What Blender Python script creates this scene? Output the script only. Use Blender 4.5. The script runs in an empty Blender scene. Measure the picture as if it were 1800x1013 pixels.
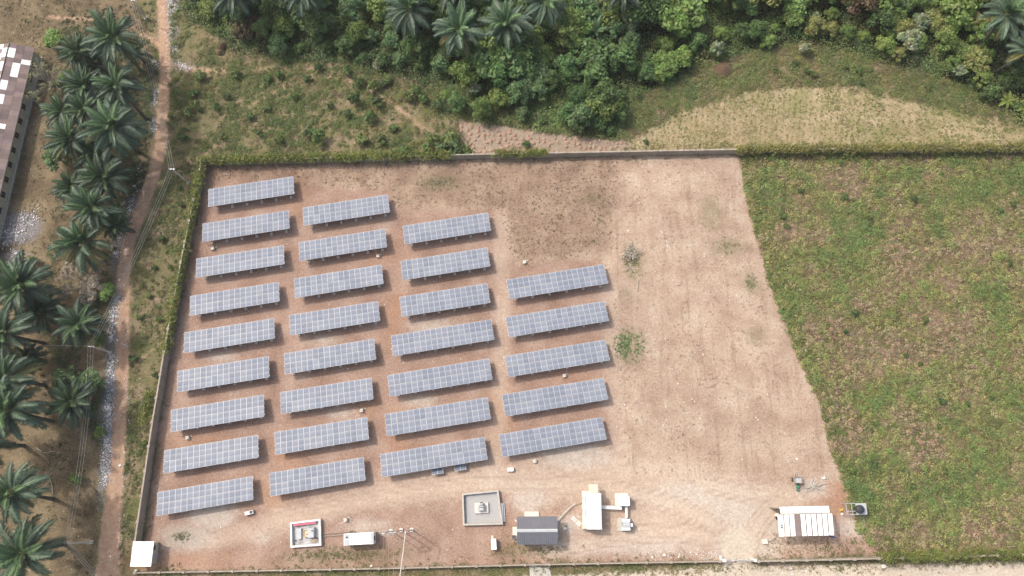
import bpy, math, random
import numpy as np
from mathutils import Vector, Matrix

random.seed(7)
rng = np.random.default_rng(11)
SC = bpy.context.scene
COL = SC.collection
PI = math.pi

# ------------------------------------------------------------------ camera, sky, sun, exposure
F, PITCH, ROLL, CAMH = 1300.0, 1.30181227, -0.0101991718, 130.434383
_fw = np.array([0, math.cos(PITCH), -math.sin(PITCH)])
_r = np.array([1.0, 0, 0]); _u = np.array([0, math.sin(PITCH), math.cos(PITCH)])
_c, _s = math.cos(ROLL), math.sin(ROLL)
RX = _c * _r + _s * _u; UY = -_s * _r + _c * _u
cam = bpy.data.cameras.new('camera'); cam.sensor_width = 36; cam.lens = 36 * F / 1800
cam.clip_start = 1; cam.clip_end = 6000
co = bpy.data.objects.new('camera', cam); COL.objects.link(co)
co.matrix_world = Matrix(((RX[0], UY[0], -_fw[0], 0), (RX[1], UY[1], -_fw[1], 0), (RX[2], UY[2], -_fw[2], CAMH), (0, 0, 0, 1)))
SC.camera = co

SUN_EL = math.radians(53)
SUN_AZ = math.atan2(-0.85, 0.53)
world = bpy.data.worlds.new('World'); SC.world = world; world.use_nodes = True
wn = world.node_tree; bg = wn.nodes['Background']
sky = wn.nodes.new('ShaderNodeTexSky'); sky.sky_type = 'NISHITA'; sky.sun_disc = False
sky.sun_elevation = SUN_EL; sky.sun_rotation = SUN_AZ; sky.dust_density = 8.0; sky.air_density = 1.6
wn.links.new(sky.outputs[0], bg.inputs[0]); bg.inputs[1].default_value = 0.15
sl = bpy.data.lights.new('sun', 'SUN'); sl.energy = 2.1; sl.angle = math.radians(1.8); sl.color = (1.0, 0.96, 0.90)
so = bpy.data.objects.new('sun', sl); COL.objects.link(so)
_h = math.hypot(0.85, 0.53); ce = math.cos(SUN_EL)
so.rotation_euler = Vector((0.85 / _h * ce, -0.53 / _h * ce, -math.sin(SUN_EL))).to_track_quat('-Z', 'Y').to_euler()
so.location = (-60, 60, 90)
SC.view_settings.view_transform = 'Standard'; SC.view_settings.look = 'None'
SC.view_settings.exposure = 0.42; SC.view_settings.gamma = 1.0


# ------------------------------------------------------------------ helpers
def G(u, v, z=0.0):
    """survey: a point of the site, read off the aerial photograph, on the level z"""
    d = _fw * F + (u - 900) * RX - (v - 506.5) * UY
    p = np.array([0, 0, CAMH]) + d * (z - CAMH) / d[2]
    return p

def GP(pts, z=0.0): return np.array([G(u, v, z)[:2] for u, v in pts])

def lin(r, g, b, k=1.0):
    f = lambda c: ((c / 255 + 0.055) / 1.055) ** 2.4 if c > 10 else c / 255 / 12.92
    return (f(r) * k, f(g) * k, f(b) * k)

def tag(o, label=None, cat=None, group=None, kind=None):
    if label: o['label'] = label
    if cat: o['category'] = cat
    if group: o['group'] = group
    if kind: o['kind'] = kind
    return o

def empty(name, loc, rz=0.0, label=None, cat=None, group=None):
    o = bpy.data.objects.new(name, None); COL.objects.link(o)
    o.location = (float(loc[0]), float(loc[1]), float(loc[2]) if len(loc) > 2 else 0.0); o.rotation_euler = (0, 0, rz)
    o.empty_display_size = 0.3
    return tag(o, label, cat, group)

def put(name, mesh, parent=None, loc=(0, 0, 0), rot=(0, 0, 0), scale=None):
    o = bpy.data.objects.new(name, mesh); COL.objects.link(o)
    if parent: o.parent = parent
    o.location = tuple(float(c) for c in loc); o.rotation_euler = rot
    if scale is not None: o.scale = (scale,) * 3 if not hasattr(scale, '__len__') else scale
    return o

class MB:
    """collects boxes, tubes and polygons and links them as ONE mesh"""
    def __init__(s): s.v = []; s.f = []; s.m = []
    def poly(s, pts, m=0):
        n = len(s.v); s.v += [tuple(map(float, p)) for p in pts]; s.f.append(tuple(range(n, n + len(pts)))); s.m.append(m); return s
    def hexa(s, p, m=0):   # 8 corners: bottom ring then top ring
        n = len(s.v); s.v += [tuple(map(float, q)) for q in p]
        for f in ((3, 2, 1, 0), (4, 5, 6, 7), (0, 1, 5, 4), (1, 2, 6, 5), (2, 3, 7, 6), (3, 0, 4, 7)):
            s.f.append(tuple(n + i for i in f)); s.m.append(m)
        return s
    def box(s, cx, cy, cz, sx, sy, sz, m=0, rz=0.0, ch=0.0):
        c, d = math.cos(rz), math.sin(rz); p = []
        for k, z in ((1, cz - sz / 2), (1, cz + sz / 2)):
            for a, b in ((-1, -1), (1, -1), (1, 1), (-1, 1)):
                q = 1.0
                x, y = a * (sx / 2), b * (sy / 2)
                if ch and z > cz: x -= a * ch; y -= b * ch
                p.append((cx + c * x - d * y, cy + d * x + c * y, z))
        return s.hexa(p, m)
    def tube(s, pts, rad, n=6, m=0, cap=True):
        pts = [np.array(p, float) for p in pts]
        if not hasattr(rad, '__len__'): rad = [rad] * len(pts)
        base = len(s.v)
        for i, p in enumerate(pts):
            t = pts[min(i + 1, len(pts) - 1)] - pts[max(i - 1, 0)]; t = t / (np.linalg.norm(t) + 1e-9)
            a = np.cross(t, (0, 0, 1.0)); 
            if np.linalg.norm(a) < 1e-3: a = np.array([1.0, 0, 0])
            a /= np.linalg.norm(a); b = np.cross(t, a)
            for k in range(n):
                q = p + rad[i] * (math.cos(2 * PI * k / n) * a + math.sin(2 * PI * k / n) * b); s.v.append(tuple(q))
        for i in range(len(pts) - 1):
            for k in range(n):
                k2 = (k + 1) % n
                s.f.append((base + i * n + k, base + i * n + k2, base + (i + 1) * n + k2, base + (i + 1) * n + k)); s.m.append(m)
        if cap:
            s.f.append(tuple(base + k for k in range(n))[::-1]); s.m.append(m)
            e = base + (len(pts) - 1) * n; s.f.append(tuple(e + k for k in range(n))); s.m.append(m)
        return s
    def mesh(s, name, mats, smooth=False):
        me = bpy.data.meshes.new(name); me.from_pydata(s.v, [], s.f)
        if not isinstance(mats, (list, tuple)): mats = [mats]
        for mm in mats: me.materials.append(mm)
        me.polygons.foreach_set('material_index', s.m)
        if smooth: me.polygons.foreach_set('use_smooth', [True] * len(s.f))
        me.update(); return me
    def build(s, name, mats, parent=None, loc=(0, 0, 0), rot=(0, 0, 0), smooth=False):
        return put(name, s.mesh(name, mats, smooth), parent, loc, rot)

def box_mesh(name, sx, sy, sz, mat, ch=0.0): return MB().box(0, 0, 0, sx, sy, sz, ch=ch).mesh(name, mat)

def quads_mesh(name, V, cols, mat):
    """V (M,4,3) leaf quads, cols (M,3)"""
    M = len(V); me = bpy.data.meshes.new(name)
    me.vertices.add(M * 4); me.vertices.foreach_set('co', np.ascontiguousarray(V, np.float32).ravel())
    me.loops.add(M * 4); me.loops.foreach_set('vertex_index', np.arange(M * 4, dtype=np.int32))
    me.polygons.add(M); me.polygons.foreach_set('loop_start', np.arange(0, M * 4, 4, dtype=np.int32))
    try: me.polygons.foreach_set('loop_total', np.full(M, 4, np.int32))
    except Exception: pass
    a = me.attributes.new('tint', 'FLOAT_COLOR', 'POINT')
    c4 = np.ones((M, 4, 4), np.float32); c4[:, :, :3] = cols[:, None, :]
    a.data.foreach_set('color', c4.ravel())
    me.materials.append(mat); me.update(); me.validate(); return me

def unit(a): return a / (np.linalg.norm(a, axis=-1, keepdims=True) + 1e-9)

def leaf_cloud(cen, rad, n, lsize, cols, hemi=True, aspect=0.55, shell=0.45, jit=0.28, flat=0.5):
    """n leaves round every centre; leaves lie through the volume, denser to the skin"""
    N = len(cen); cen = np.repeat(cen, n, 0); rad = np.repeat(rad, n, 0); ls = np.repeat(lsize, n) * rng.uniform(0.65, 1.35, N * n)
    d = unit(rng.normal(size=(N * n, 3)))
    if hemi: d[:, 2] = np.abs(d[:, 2])
    r = rng.uniform(0, 1, N * n) ** shell
    p = cen + d * rad * r[:, None]
    nor = unit(d * 0.7 + np.array([0, 0, flat]) + rng.normal(size=d.shape) * 0.45)
    t = unit(np.cross(nor, unit(rng.normal(size=d.shape)))); b = np.cross(nor, t)
    t = t * (ls / 2)[:, None]; b = b * (ls * aspect / 2)[:, None]
    V = np.stack([p - t, p + b, p + t, p - b], 1)
    c = np.repeat(cols, n, 0) * rng.uniform(1 - jit, 1 + jit, (N * n, 1)) * rng.uniform(0.94, 1.06, (N * n, 3))
    return V, c

def poly_sd(P, poly):
    """signed distance, positive inside"""
    x, y = P[:, 0], P[:, 1]; n = len(poly); d = np.full(len(P), 1e9); ins = np.zeros(len(P), bool)
    for i in range(n):
        a, b = poly[i], poly[(i + 1) % n]; e = b - a; w = P - a
        t = np.clip((w @ e) / (e @ e + 1e-12), 0, 1); q = w - t[:, None] * e
        d = np.minimum(d, (q * q).sum(1))
        c = ((a[1] <= y) != (b[1] <= y))
        with np.errstate(divide='ignore', invalid='ignore'):
            xi = a[0] + (y - a[1]) / (b[1] - a[1]) * (b[0] - a[0])
        ins ^= c & (x < xi)
    d = np.sqrt(d); return np.where(ins, d, -d)

def line_sd(P, pts, hw):
    """signed distance to a band; hw half widths per point"""
    best = np.full(len(P), -1e9)
    for i in range(len(pts) - 1):
        a, b = pts[i], pts[i + 1]; e = b - a; w = P - a
        t = np.clip((w @ e) / (e @ e + 1e-12), 0, 1); q = w - t[:, None] * e
        best = np.maximum(best, hw[i] + (hw[i + 1] - hw[i]) * t - np.sqrt((q * q).sum(1)))
    return best

def vnoise(P, scale, seed=0):
    """smooth value noise on numpy points, 0..1"""
    r = np.random.default_rng(seed); T = r.uniform(size=(256, 256))
    q = P[:, :2] / scale + 1000.0; i = np.floor(q).astype(int); f = q - i; f = f * f * (3 - 2 * f)
    g = lambda a, b: T[(i[:, 0] + a) % 256, (i[:, 1] + b) % 256]
    return (g(0, 0) * (1 - f[:, 0]) + g(1, 0) * f[:, 0]) * (1 - f[:, 1]) + (g(0, 1) * (1 - f[:, 0]) + g(1, 1) * f[:, 0]) * f[:, 1]

def fbm(P, scale, seed=0): return 0.5 * vnoise(P, scale, seed) + 0.3 * vnoise(P, scale / 2.1, seed + 1) + 0.2 * vnoise(P, scale / 4.3, seed + 2)

# ------------------------------------------------------------------ materials
class NT:
    def __init__(s, name):
        s.mat = bpy.data.materials.new(name); s.mat.use_nodes = True; s.t = s.mat.node_tree
        s.t.nodes.clear(); s.out = s.n('ShaderNodeOutputMaterial')
    def n(s, typ, **kw):
        o = s.t.nodes.new(typ)
        for k, v in kw.items(): setattr(o, k, v)
        return o
    def inp(s, sock, v):
        if isinstance(v, bpy.types.NodeSocket): s.t.links.new(v, sock)
        elif isinstance(v, (tuple, list)) and sock.type == 'RGBA' and len(v) == 3: sock.default_value = (*v, 1)
        else: sock.default_value = v
    def math(s, op, a, b=0.0, c=None, clamp=False):
        o = s.n('ShaderNodeMath', operation=op, use_clamp=clamp); s.inp(o.inputs[0], a); s.inp(o.inputs[1], b)
        if c is not None: s.inp(o.inputs[2], c)
        return o.outputs[0]
    def mix(s, fac, a, b, blend='MIX'):
        o = s.n('ShaderNodeMix', data_type='RGBA', blend_type=blend); s.inp(o.inputs[0], fac); s.inp(o.inputs[6], a); s.inp(o.inputs[7], b); return o.outputs[2]
    def noise(s, vec, scale, detail=4, rough=0.55, dist=0.0):
        o = s.n('ShaderNodeTexNoise'); s.inp(o.inputs['Vector'], vec); o.inputs['Scale'].default_value = scale
        o.inputs['Detail'].default_value = detail; o.inputs['Roughness'].default_value = rough; o.inputs['Distortion'].default_value = dist; return o.outputs[0]
    def sstep(s, v, lo, hi, a=0.0, b=1.0):
        o = s.n('ShaderNodeMapRange', interpolation_type='SMOOTHSTEP'); s.inp(o.inputs[0], v)
        for i, q in enumerate((lo, hi, a, b)): o.inputs[i + 1].default_value = q
        return o.outputs[0]
    def ramp(s, fac, stops):
        o = s.n('ShaderNodeValToRGB'); e = o.color_ramp.elements
        while len(e) < len(stops): e.new(0.5)
        for k, (p, c) in enumerate(stops): e[k].position = p; e[k].color = (*c, 1)
        s.inp(o.inputs[0], fac); return o.outputs[0]
    def attr(s, name): return s.n('ShaderNodeAttribute', attribute_name=name)
    def bsdf(s, color, rough=0.8, metal=0.0, normal=None, spec=0.5):
        o = s.n('ShaderNodeBsdfPrincipled'); s.inp(o.inputs['Base Color'], color); s.inp(o.inputs['Roughness'], rough)
        o.inputs['Metallic'].default_value = metal; o.inputs['Specular IOR Level'].default_value = spec
        if normal is not None: s.t.links.new(normal, o.inputs['Normal'])
        s.t.links.new(o.outputs[0], s.out.inputs[0]); return o
    def bump(s, h, strength=0.4, dist=0.1):
        o = s.n('ShaderNodeBump'); s.inp(o.inputs['Height'], h); o.inputs['Strength'].default_value = strength; o.inputs['Distance'].default_value = dist; return o.outputs[0]
    def pos(s): return s.n('ShaderNodeNewGeometry').outputs['Position']
    def obj(s): return s.n('ShaderNodeTexCoord').outputs['Object']
    def scalev(s, v, sc):
        o = s.n('ShaderNodeVectorMath', operation='MULTIPLY'); s.inp(o.inputs[0], v); o.inputs[1].default_value = sc; return o.outputs[0]

def worn(name, c, c2=None, rough=0.6, metal=0.0, scale=1.5, amt=0.5, bump=0.0):
    """plain material with blotchy wear towards c2"""
    t = NT(name); c2 = c2 or tuple(x * 0.7 for x in c); p = t.pos()
    f = t.math('MULTIPLY', t.sstep(t.noise(p, scale, 6, 0.65), 0.42, 0.72), amt)
    g = t.noise(p, scale * 9, 3)
    col = t.mix(f, c, c2); col = t.mix(0.16, col, t.ramp(g, [(0.3, tuple(x * 0.5 for x in c)), (0.7, tuple(min(1, x * 1.3) for x in c))]))
    nb = t.bump(g, bump, 0.03) if bump else None
    t.bsdf(col, rough, metal, nb); return t.mat

def leafmat(name, trans=0.22, rough=0.5):
    t = NT(name); a = t.attr('tint').outputs['Color']; oc = t.n('ShaderNodeObjectInfo').outputs['Color']
    c = t.mix(1.0, a, oc, 'MULTIPLY')
    b = t.bsdf(c, rough, spec=0.35); tr = t.n('ShaderNodeBsdfTranslucent'); t.inp(tr.inputs[0], c)
    m = t.n('ShaderNodeMixShader'); m.inputs[0].default_value = trans
    t.t.links.new(b.outputs[0], m.inputs[1]); t.t.links.new(tr.outputs[0], m.inputs[2]); t.t.links.new(m.outputs[0], t.out.inputs[0]); return t.mat

LEAF = leafmat('leaf', 0.38); DRY = leafmat('dry_leaf', 0.1, 0.9)
WHITE = worn('white_paint', (0.72, 0.72, 0.71), (0.55, 0.52, 0.47), 0.45, amt=0.35)
WHITE_ROOF = worn('white_sheet', (0.80, 0.81, 0.82), (0.62, 0.61, 0.58), 0.4, amt=0.3)
CONC = worn('concrete', (0.42, 0.40, 0.37), (0.26, 0.24, 0.21), 0.9, amt=0.6, bump=0.3)
PALECONC = worn('pale_concrete', (0.58, 0.55, 0.51), (0.42, 0.38, 0.33), 0.9, amt=0.5, bump=0.2)
WALLBLOCK = worn('wall_block', (0.33, 0.285, 0.24), (0.18, 0.165, 0.115), 0.95, amt=0.8, scale=0.7, bump=0.4)
GALV = worn('galvanised_steel', (0.55, 0.56, 0.58), (0.42, 0.42, 0.42), 0.45, 0.6)
ALU = worn('aluminium', (0.57, 0.585, 0.62), (0.42, 0.42, 0.44), 0.5, 0.1)
DARKMETAL = worn('dark_metal', (0.05, 0.05, 0.055), (0.09, 0.07, 0.06), 0.6)
GREYMETAL = worn('grey_paint', (0.40, 0.42, 0.45), (0.30, 0.30, 0.30), 0.5)
SLATE = worn('slate_roofing', (0.115, 0.12, 0.145), (0.165, 0.16, 0.165), 0.5, scale=0.8, amt=0.5)
def sheeted(name, c, c2):
    t = NT(name); p = t.pos(); o = t.obj(); rnd = t.n('ShaderNodeObjectInfo').outputs['Random']
    f = t.sstep(t.noise(p, .5, 6, .7), .4, .7); streak = t.noise(t.scalev(o, (3.0, .35, 1)), 1.2, 4, .6)
    col = t.mix(f, c, c2); col = t.mix(t.math('MULTIPLY', t.sstep(streak, .5, .7), .6), col, (.23, .15, .11)); v = t.math('ADD', t.math('MULTIPLY', rnd, .7), .65)
    g = t.n('ShaderNodeCombineColor'); [t.inp(g.inputs[k], v) for k in range(3)]
    t.bsdf(t.mix(1.0, col, g.outputs[0], 'MULTIPLY'), .65); return t.mat
RUSTROOF = sheeted('rusted_roofing', (0.155, 0.115, 0.118), (0.205, 0.155, 0.14))
CREAM = worn('cream_render', (0.50, 0.465, 0.37), (0.34, 0.31, 0.24), 0.9, amt=0.7)
DARKHOLE = worn('dark_opening', (0.015, 0.015, 0.017), None, 0.4)
BEIGE = worn('beige_sheet', (0.66, 0.56, 0.42), (0.5, 0.42, 0.32), 0.6)
WOOD = worn('weathered_wood', (0.33, 0.27, 0.21), (0.2, 0.16, 0.12), 0.85)
PALEWOOD = worn('pale_wood', (0.58, 0.46, 0.31), (0.4, 0.3, 0.2), 0.85)
DEADWOOD = worn('dead_wood', (0.40, 0.36, 0.31), (0.28, 0.24, 0.2), 0.95)
BARK = worn('bark', (0.10, 0.085, 0.07), (0.05, 0.045, 0.04), 0.95, scale=3)
PALMBARK = worn('palm_bark', (0.10, 0.092, 0.082), (0.05, 0.045, 0.04), 0.95, scale=4, bump=0.6)
GREYBARK = worn('pale_bark', (0.26, 0.24, 0.21), (0.15, 0.14, 0.12), 0.95, scale=3)
PINK = worn('faded_red_paint', (0.50, 0.10, 0.15), (0.55, 0.25, 0.27), 0.7, scale=4)
GREENP = worn('green_paint', (0.03, 0.22, 0.13), (0.05, 0.15, 0.1), 0.45)
BLUEP = worn('blue_paint', (0.04, 0.09, 0.3), (0.05, 0.08, 0.2), 0.5)
YELLOWP = worn('yellow_plastic', (0.65, 0.45, 0.03), (0.6, 0.45, 0.1), 0.5)
BLACKP = worn('black_plastic', (0.03, 0.033, 0.042), (0.06, 0.06, 0.07), 0.4)
RUBBER = worn('rubber', (0.02, 0.02, 0.02), (0.05, 0.045, 0.04), 0.85)
WIREM = worn('wire', (0.36, 0.35, 0.34), (0.3, 0.28, 0.26), 0.6)
CABLE = worn('copper_cable', (0.42, 0.30, 0.21), (0.36, 0.27, 0.2), 0.7)
PIPE = worn('dusty_pipe', (0.30, 0.24, 0.20), (0.2, 0.16, 0.13), 0.8)
SOILM = worn('tilled_soil', lin(150, 126, 110), lin(118, 96, 82), 1.0, scale=1.2, amt=0.7, bump=0.6)
MOUNDM = worn('mound_soil', lin(84, 68, 54), lin(106, 82, 64), 1.0, scale=1.2, amt=0.7, bump=0.6)
GRAVEL = worn('grey_gravel', (0.36, 0.355, 0.36), (0.25, 0.25, 0.25), 0.95, scale=6, amt=0.7, bump=0.8)
STAIN = worn('stained_slab', (0.42, 0.43, 0.45), (0.17, 0.15, 0.13), 0.8, scale=0.55, amt=0.9, bump=0.2)
STONE = worn('pale_stone', (0.58, 0.55, 0.52), (0.4, 0.37, 0.33), 0.95, scale=3)

def panel_glass():
    t = NT('dusty_sky_tinted_pv_glass'); o = t.obj(); rnd = t.n('ShaderNodeObjectInfo').outputs['Random']; p = t.pos()
    dust = t.noise(p, 0.9, 5, 0.6)
    s = t.n('ShaderNodeSeparateXYZ'); t.inp(s.inputs[0], o)
    gx = t.math('PINGPONG', t.math('MULTIPLY', s.outputs[0], 1.0), 0.0815); gy = t.math('PINGPONG', t.math('ADD', s.outputs[1], 0.0), 0.0815)
    line = t.math('SUBTRACT', 1.0, t.sstep(t.math('MINIMUM', gx, gy), 0.003, 0.010))
    yy = t.math('MODULO', t.math('ADD', s.outputs[1], 1.92), 0.96)      # lighter towards the low edge of each half
    low_edge = t.sstep(yy, 0.45, 0.96)
    f = t.math('ADD', t.math('MULTIPLY', dust, 0.5), t.math('MULTIPLY', rnd, 0.34)); f = t.math('ADD', f, t.math('MULTIPLY', low_edge, 0.35))
    c = t.ramp(f, [(0.2, (0.115, 0.137, 0.188)), (0.62, (0.172, 0.196, 0.248)), (1.0, (0.245, 0.262, 0.302))])  # pale blue tones: dust plus the sky's reflection painted into the base colour
    c = t.mix(t.math('MULTIPLY', line, 0.35), c, (0.5, 0.52, 0.58))
    t.bsdf(c, 0.5, spec=0.18); return t.mat
PV = panel_glass()

# ------------------------------------------------------------------ ground: one sheet cut along its zones
STEP = 0.5
GX0, GX1, GY0, GY1 = -130, 130, -42, 132
nx = int((GX1 - GX0) / STEP) + 1; ny = int((GY1 - GY0) / STEP) + 1
xs = np.linspace(GX0, GX1, nx); ys = np.linspace(GY0, GY1, ny)
PX, PY = np.meshgrid(xs, ys); GV = np.stack([PX.ravel(), PY.ravel()], 1)

Z = {}
px_yard = [(250, 985), (276, 759), (302, 600), (330, 450), (355, 330), (362, 288), (830, 277), (1298, 270), (1318, 375), (1352, 495), (1392, 605), (1442, 715), (1462, 800), (1498, 870), (1540, 930), (1540, 975), (1265, 988), (930, 993), (700, 999), (245, 1006)]
px_straw = [(545, 288), (830, 279), (1296, 272), (1318, 375), (1352, 495), (1392, 605), (1442, 715), (1462, 795), (1480, 850), (1425, 838), (1330, 842), (1240, 850), (1120, 833), (1098, 810), (1086, 700), (1080, 600), (1076, 500), (1060, 458), (1000, 455), (905, 470), (893, 430), (880, 372), (800, 368), (690, 362), (690, 335), (600, 330), (540, 325)]
px_strawdark = [(545, 288), (830, 279), (1085, 276), (1085, 330), (1075, 440), (960, 460), (905, 470), (893, 430), (880, 372), (800, 368), (690, 362), (690, 335), (600, 330), (530, 325), (375, 318), (372, 290)]
px_weed = [(1298, 268), (1318, 375), (1352, 495), (1392, 605), (1442, 715), (1462, 800), (1490, 870), (1505, 930), (1545, 972), (1810, 968), (2000, 960), (2000, 262), (1810, 262)]
px_farm = [(792, 212), (850, 218), (930, 228), (1010, 238), (1075, 245), (1108, 240), (1112, 272), (960, 272), (835, 272), (800, 240)]
px_crop = [(1105, 244), (1160, 215), (1200, 190), (1262, 165), (1330, 152), (1420, 145), (1490, 148), (1560, 165), (1640, 185), (1730, 205), (1830, 232), (2000, 250), (2000, 262), (1300, 262), (1112, 268)]
px_forest = [(312, -8), (335, 35), (380, 60), (420, 92), (500, 100), (600, 108), (690, 125), (745, 150), (800, 205), (860, 215), (930, 226), (1010, 236), (1075, 243), (1100, 225), (1120, 170), (1190, 140), (1250, 105), (1330, 92), (1420, 72), (1520, 98), (1600, 118), (1690, 148), (1760, 195), (1830, 225), (2100, 240), (2100, -220), (250, -220)]
px_grove = [(-300, -220), (215, -220), (240, 0), (262, 60), (275, 130), (270, 250), (235, 370), (210, 430), (200, 560), (190, 700), (180, 850), (165, 1013), (150, 1200), (-300, 1200)]
trk = [(286, -90), (285, 0), (289, 60), (291, 130), (286, 200), (283, 260), (266, 320), (243, 380), (225, 430), (217, 480), (215, 560), (214, 640), (210, 720), (207, 800), (200, 870), (195, 930), (190, 1013), (180, 1120)]
trk_w = [1.0, 1.0, 1.05, 1.1, 1.15, 1.15, 1.2, 1.25, 1.25, 1.2, 1.2, 1.2, 1.3, 1.3, 1.4, 1.7, 2.1, 2.4]
road = [(-100, 1120), (150, 1090), (700, 1045), (1000, 1034), (1300, 1020), (1560, 1018), (1800, 1020), (2100, 1016)]
Z['yard'] = poly_sd(GV, GP(px_yard)); Z['straw'] = poly_sd(GV, GP(px_straw)); Z['strawdark'] = poly_sd(GV, GP(px_strawdark))
Z['weed'] = poly_sd(GV, GP(px_weed)); Z['farm'] = poly_sd(GV, GP(px_farm)); Z['crop'] = poly_sd(GV, GP(px_crop))
Z['forest'] = poly_sd(GV, GP(px_forest)); Z['grove'] = poly_sd(GV, GP(px_grove))
sand_l = line_sd(GV, GP([(250, 62), (275, 75), (287, 90)]), [0.5, 0.5, 0.8])
sand_m = line_sd(GV, GP([(85, 30), (160, 35), (235, 48)]), [0.3, 0.4, 0.3])
foot = np.maximum.reduce([line_sd(GV, GP(p), w) for p, w in (
    ([(362, 275), (400, 225), (450, 180), (520, 140), (600, 130), (640, 160)], [0.3, 0.25, 0.3, 0.5, 0.8, 0.3]),
    ([(310, 118), (400, 128), (520, 118), (640, 112)], [0.9, 0.3, 0.8, 0.7]), ([(640, 150), (700, 190), (760, 240)], [0.6, 0.4, 0.3]),
    ([(388, 85), (390, 120), (400, 128)], [0.9, 0.5, 0.3]), ([(302, 310), (345, 280), (362, 270)], [0.3, 0.25, 0.3]), ([(335, 300), (310, 390)], [0.2, 0.2]),
    ([(240, 640), (285, 600), (290, 560)], [0.2, 0.15, 0.2]))])
Z['track'] = np.maximum.reduce([line_sd(GV, GP(trk), trk_w), sand_l, sand_m, foot * 0.6 - 0.1])
Z['road'] = line_sd(GV, GP(road), [2.5, 2.2, 1.7, 2.0, 2.3, 2.4, 2.6, 2.6])
Z['road'] = np.maximum(Z['road'], line_sd(GV, GP([(1295, 1030), (1296, 985), (1298, 960)]), [2.6, 2.1, 3.0]))
def blobs(lst): 
    r = np.full(len(GV), -1e9)
    for u, v, a, b in lst:
        c = G(u, v)[:2]; q = (GV - c) / np.array([a, b]); r = np.maximum(r, (1 - np.sqrt((q * q).sum(1))) * min(a, b))
    return r
Z['pale'] = blobs([(372, 905, 4, 2.6), (330, 945, 4.5, 2), (460, 943, 1.4, 1.0), (760, 575, 3.5, 1.3), (390, 628, 2.3, 1), (740, 705, 2.2, 1), (600, 727, 2, .9), (570, 600, 2, .8), (1130, 960, 8, 1.6), (1010, 965, 6, 1.2),
                   (1290, 955, 3.5, 3.6), (1345, 965, 2.2, 2.2), (1425, 860, 3, 1.6), (1505, 925, 3.6, 1.4), (640, 925, 3, 1), (1000, 925, 2.4, 1.6), (1010, 800, 6, 2.4), (860, 848, 1.5, 1.2), (1320, 900, 8, 4), (1240, 870, 10, 2), (930, 875, 3, 2.5)])
Z['sand'] = np.maximum.reduce([line_sd(GV, GP([(480, 905), (640, 868), (800, 845), (930, 838), (1060, 845), (1200, 872), (1330, 910), (1380, 900)]), [1, 1.5, 2.2, 3, 5, 5.5, 5, 4]), blobs([(1300, 920, 12, 7), (1150, 900, 12, 5)])])
Z['rust'] = blobs([(485, 870, 3, 3), (660, 445, 4, 2), (640, 715, 3, 1.5), (340, 772, 4, 1.3), (1465, 875, 3, 4), (1000, 655, 5, 1.3), (700, 760, 2, 4), (520, 350, 2, 3), (1085, 905, 3, 3), (880, 720, 2.4, 5), (260, 985, 6, 1.5), (330, 985, 6, 1.2), (510, 790, 3, 3), (690, 560, 2, 5)])
Z['green'] = blobs([(1105, 610, 3.0, 3.2), (1112, 460, 2, 3.2), (320, 943, 1.8, .9), (1280, 435, 3, 1.6), (1320, 497, 1.4, 2), (775, 320, 4, 1.5), (1250, 375, 2, 3), (1045, 350, 2, 1), (1330, 590, 1.8, 1.6), (910, 965, 3.5, 1.2), (640, 975, 7, 1.3), (560, 980, 5, 1), (1100, 518, 1, 1)])
Z['ash'] = blobs([(30, 402, 4.4, 3.2), (25, 452, 2, 1.2), (300, 75, 1.3, 4.4), (318, 118, 3, .7), (268, 170, .9, 2), (270, 220, 1, 1.8), (48, 632, 1, 1.6), (205, 435, .9, 3), (200, 560, 1, 6), (192, 680, 1.2, 8), (190, 800, 1.1, 7), (305, 15, 1.6, 2.4), (228, 360, 1.6, 1.6)])
lanes = [[(1300, 1000), (1298, 975), (1275, 935), (1200, 893), (1090, 862), (960, 850), (820, 856), (660, 880), (500, 915), (380, 950)], [(1306, 985), (1322, 940), (1345, 905), (1385, 870)], [(1240, 850), (1320, 870), (1380, 860)], [(1285, 950), (1180, 935), (1060, 945), (960, 968)],
         [(1068, 470), (1074, 600), (1080, 720), (1095, 830)], [(880, 380), (884, 560), (878, 700), (868, 840)]]
def offs(px, d):
    P = GP(px); t_ = np.gradient(P, axis=0); t_ /= np.linalg.norm(t_, axis=1, keepdims=True); return P + d * np.column_stack([-t_[:, 1], t_[:, 0]])
Z['rut'] = np.maximum.reduce([line_sd(GV, offs(l, d), [.25] * len(l)) for l in lanes[:4] for d in (-1.5, -.7, .7, 1.5)])
Z['lane'] = np.maximum.reduce([line_sd(GV, GP(l), [1.3] * len(l)) for l in lanes])
for k in Z: Z[k] = np.clip(Z[k], -6, 6)

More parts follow.
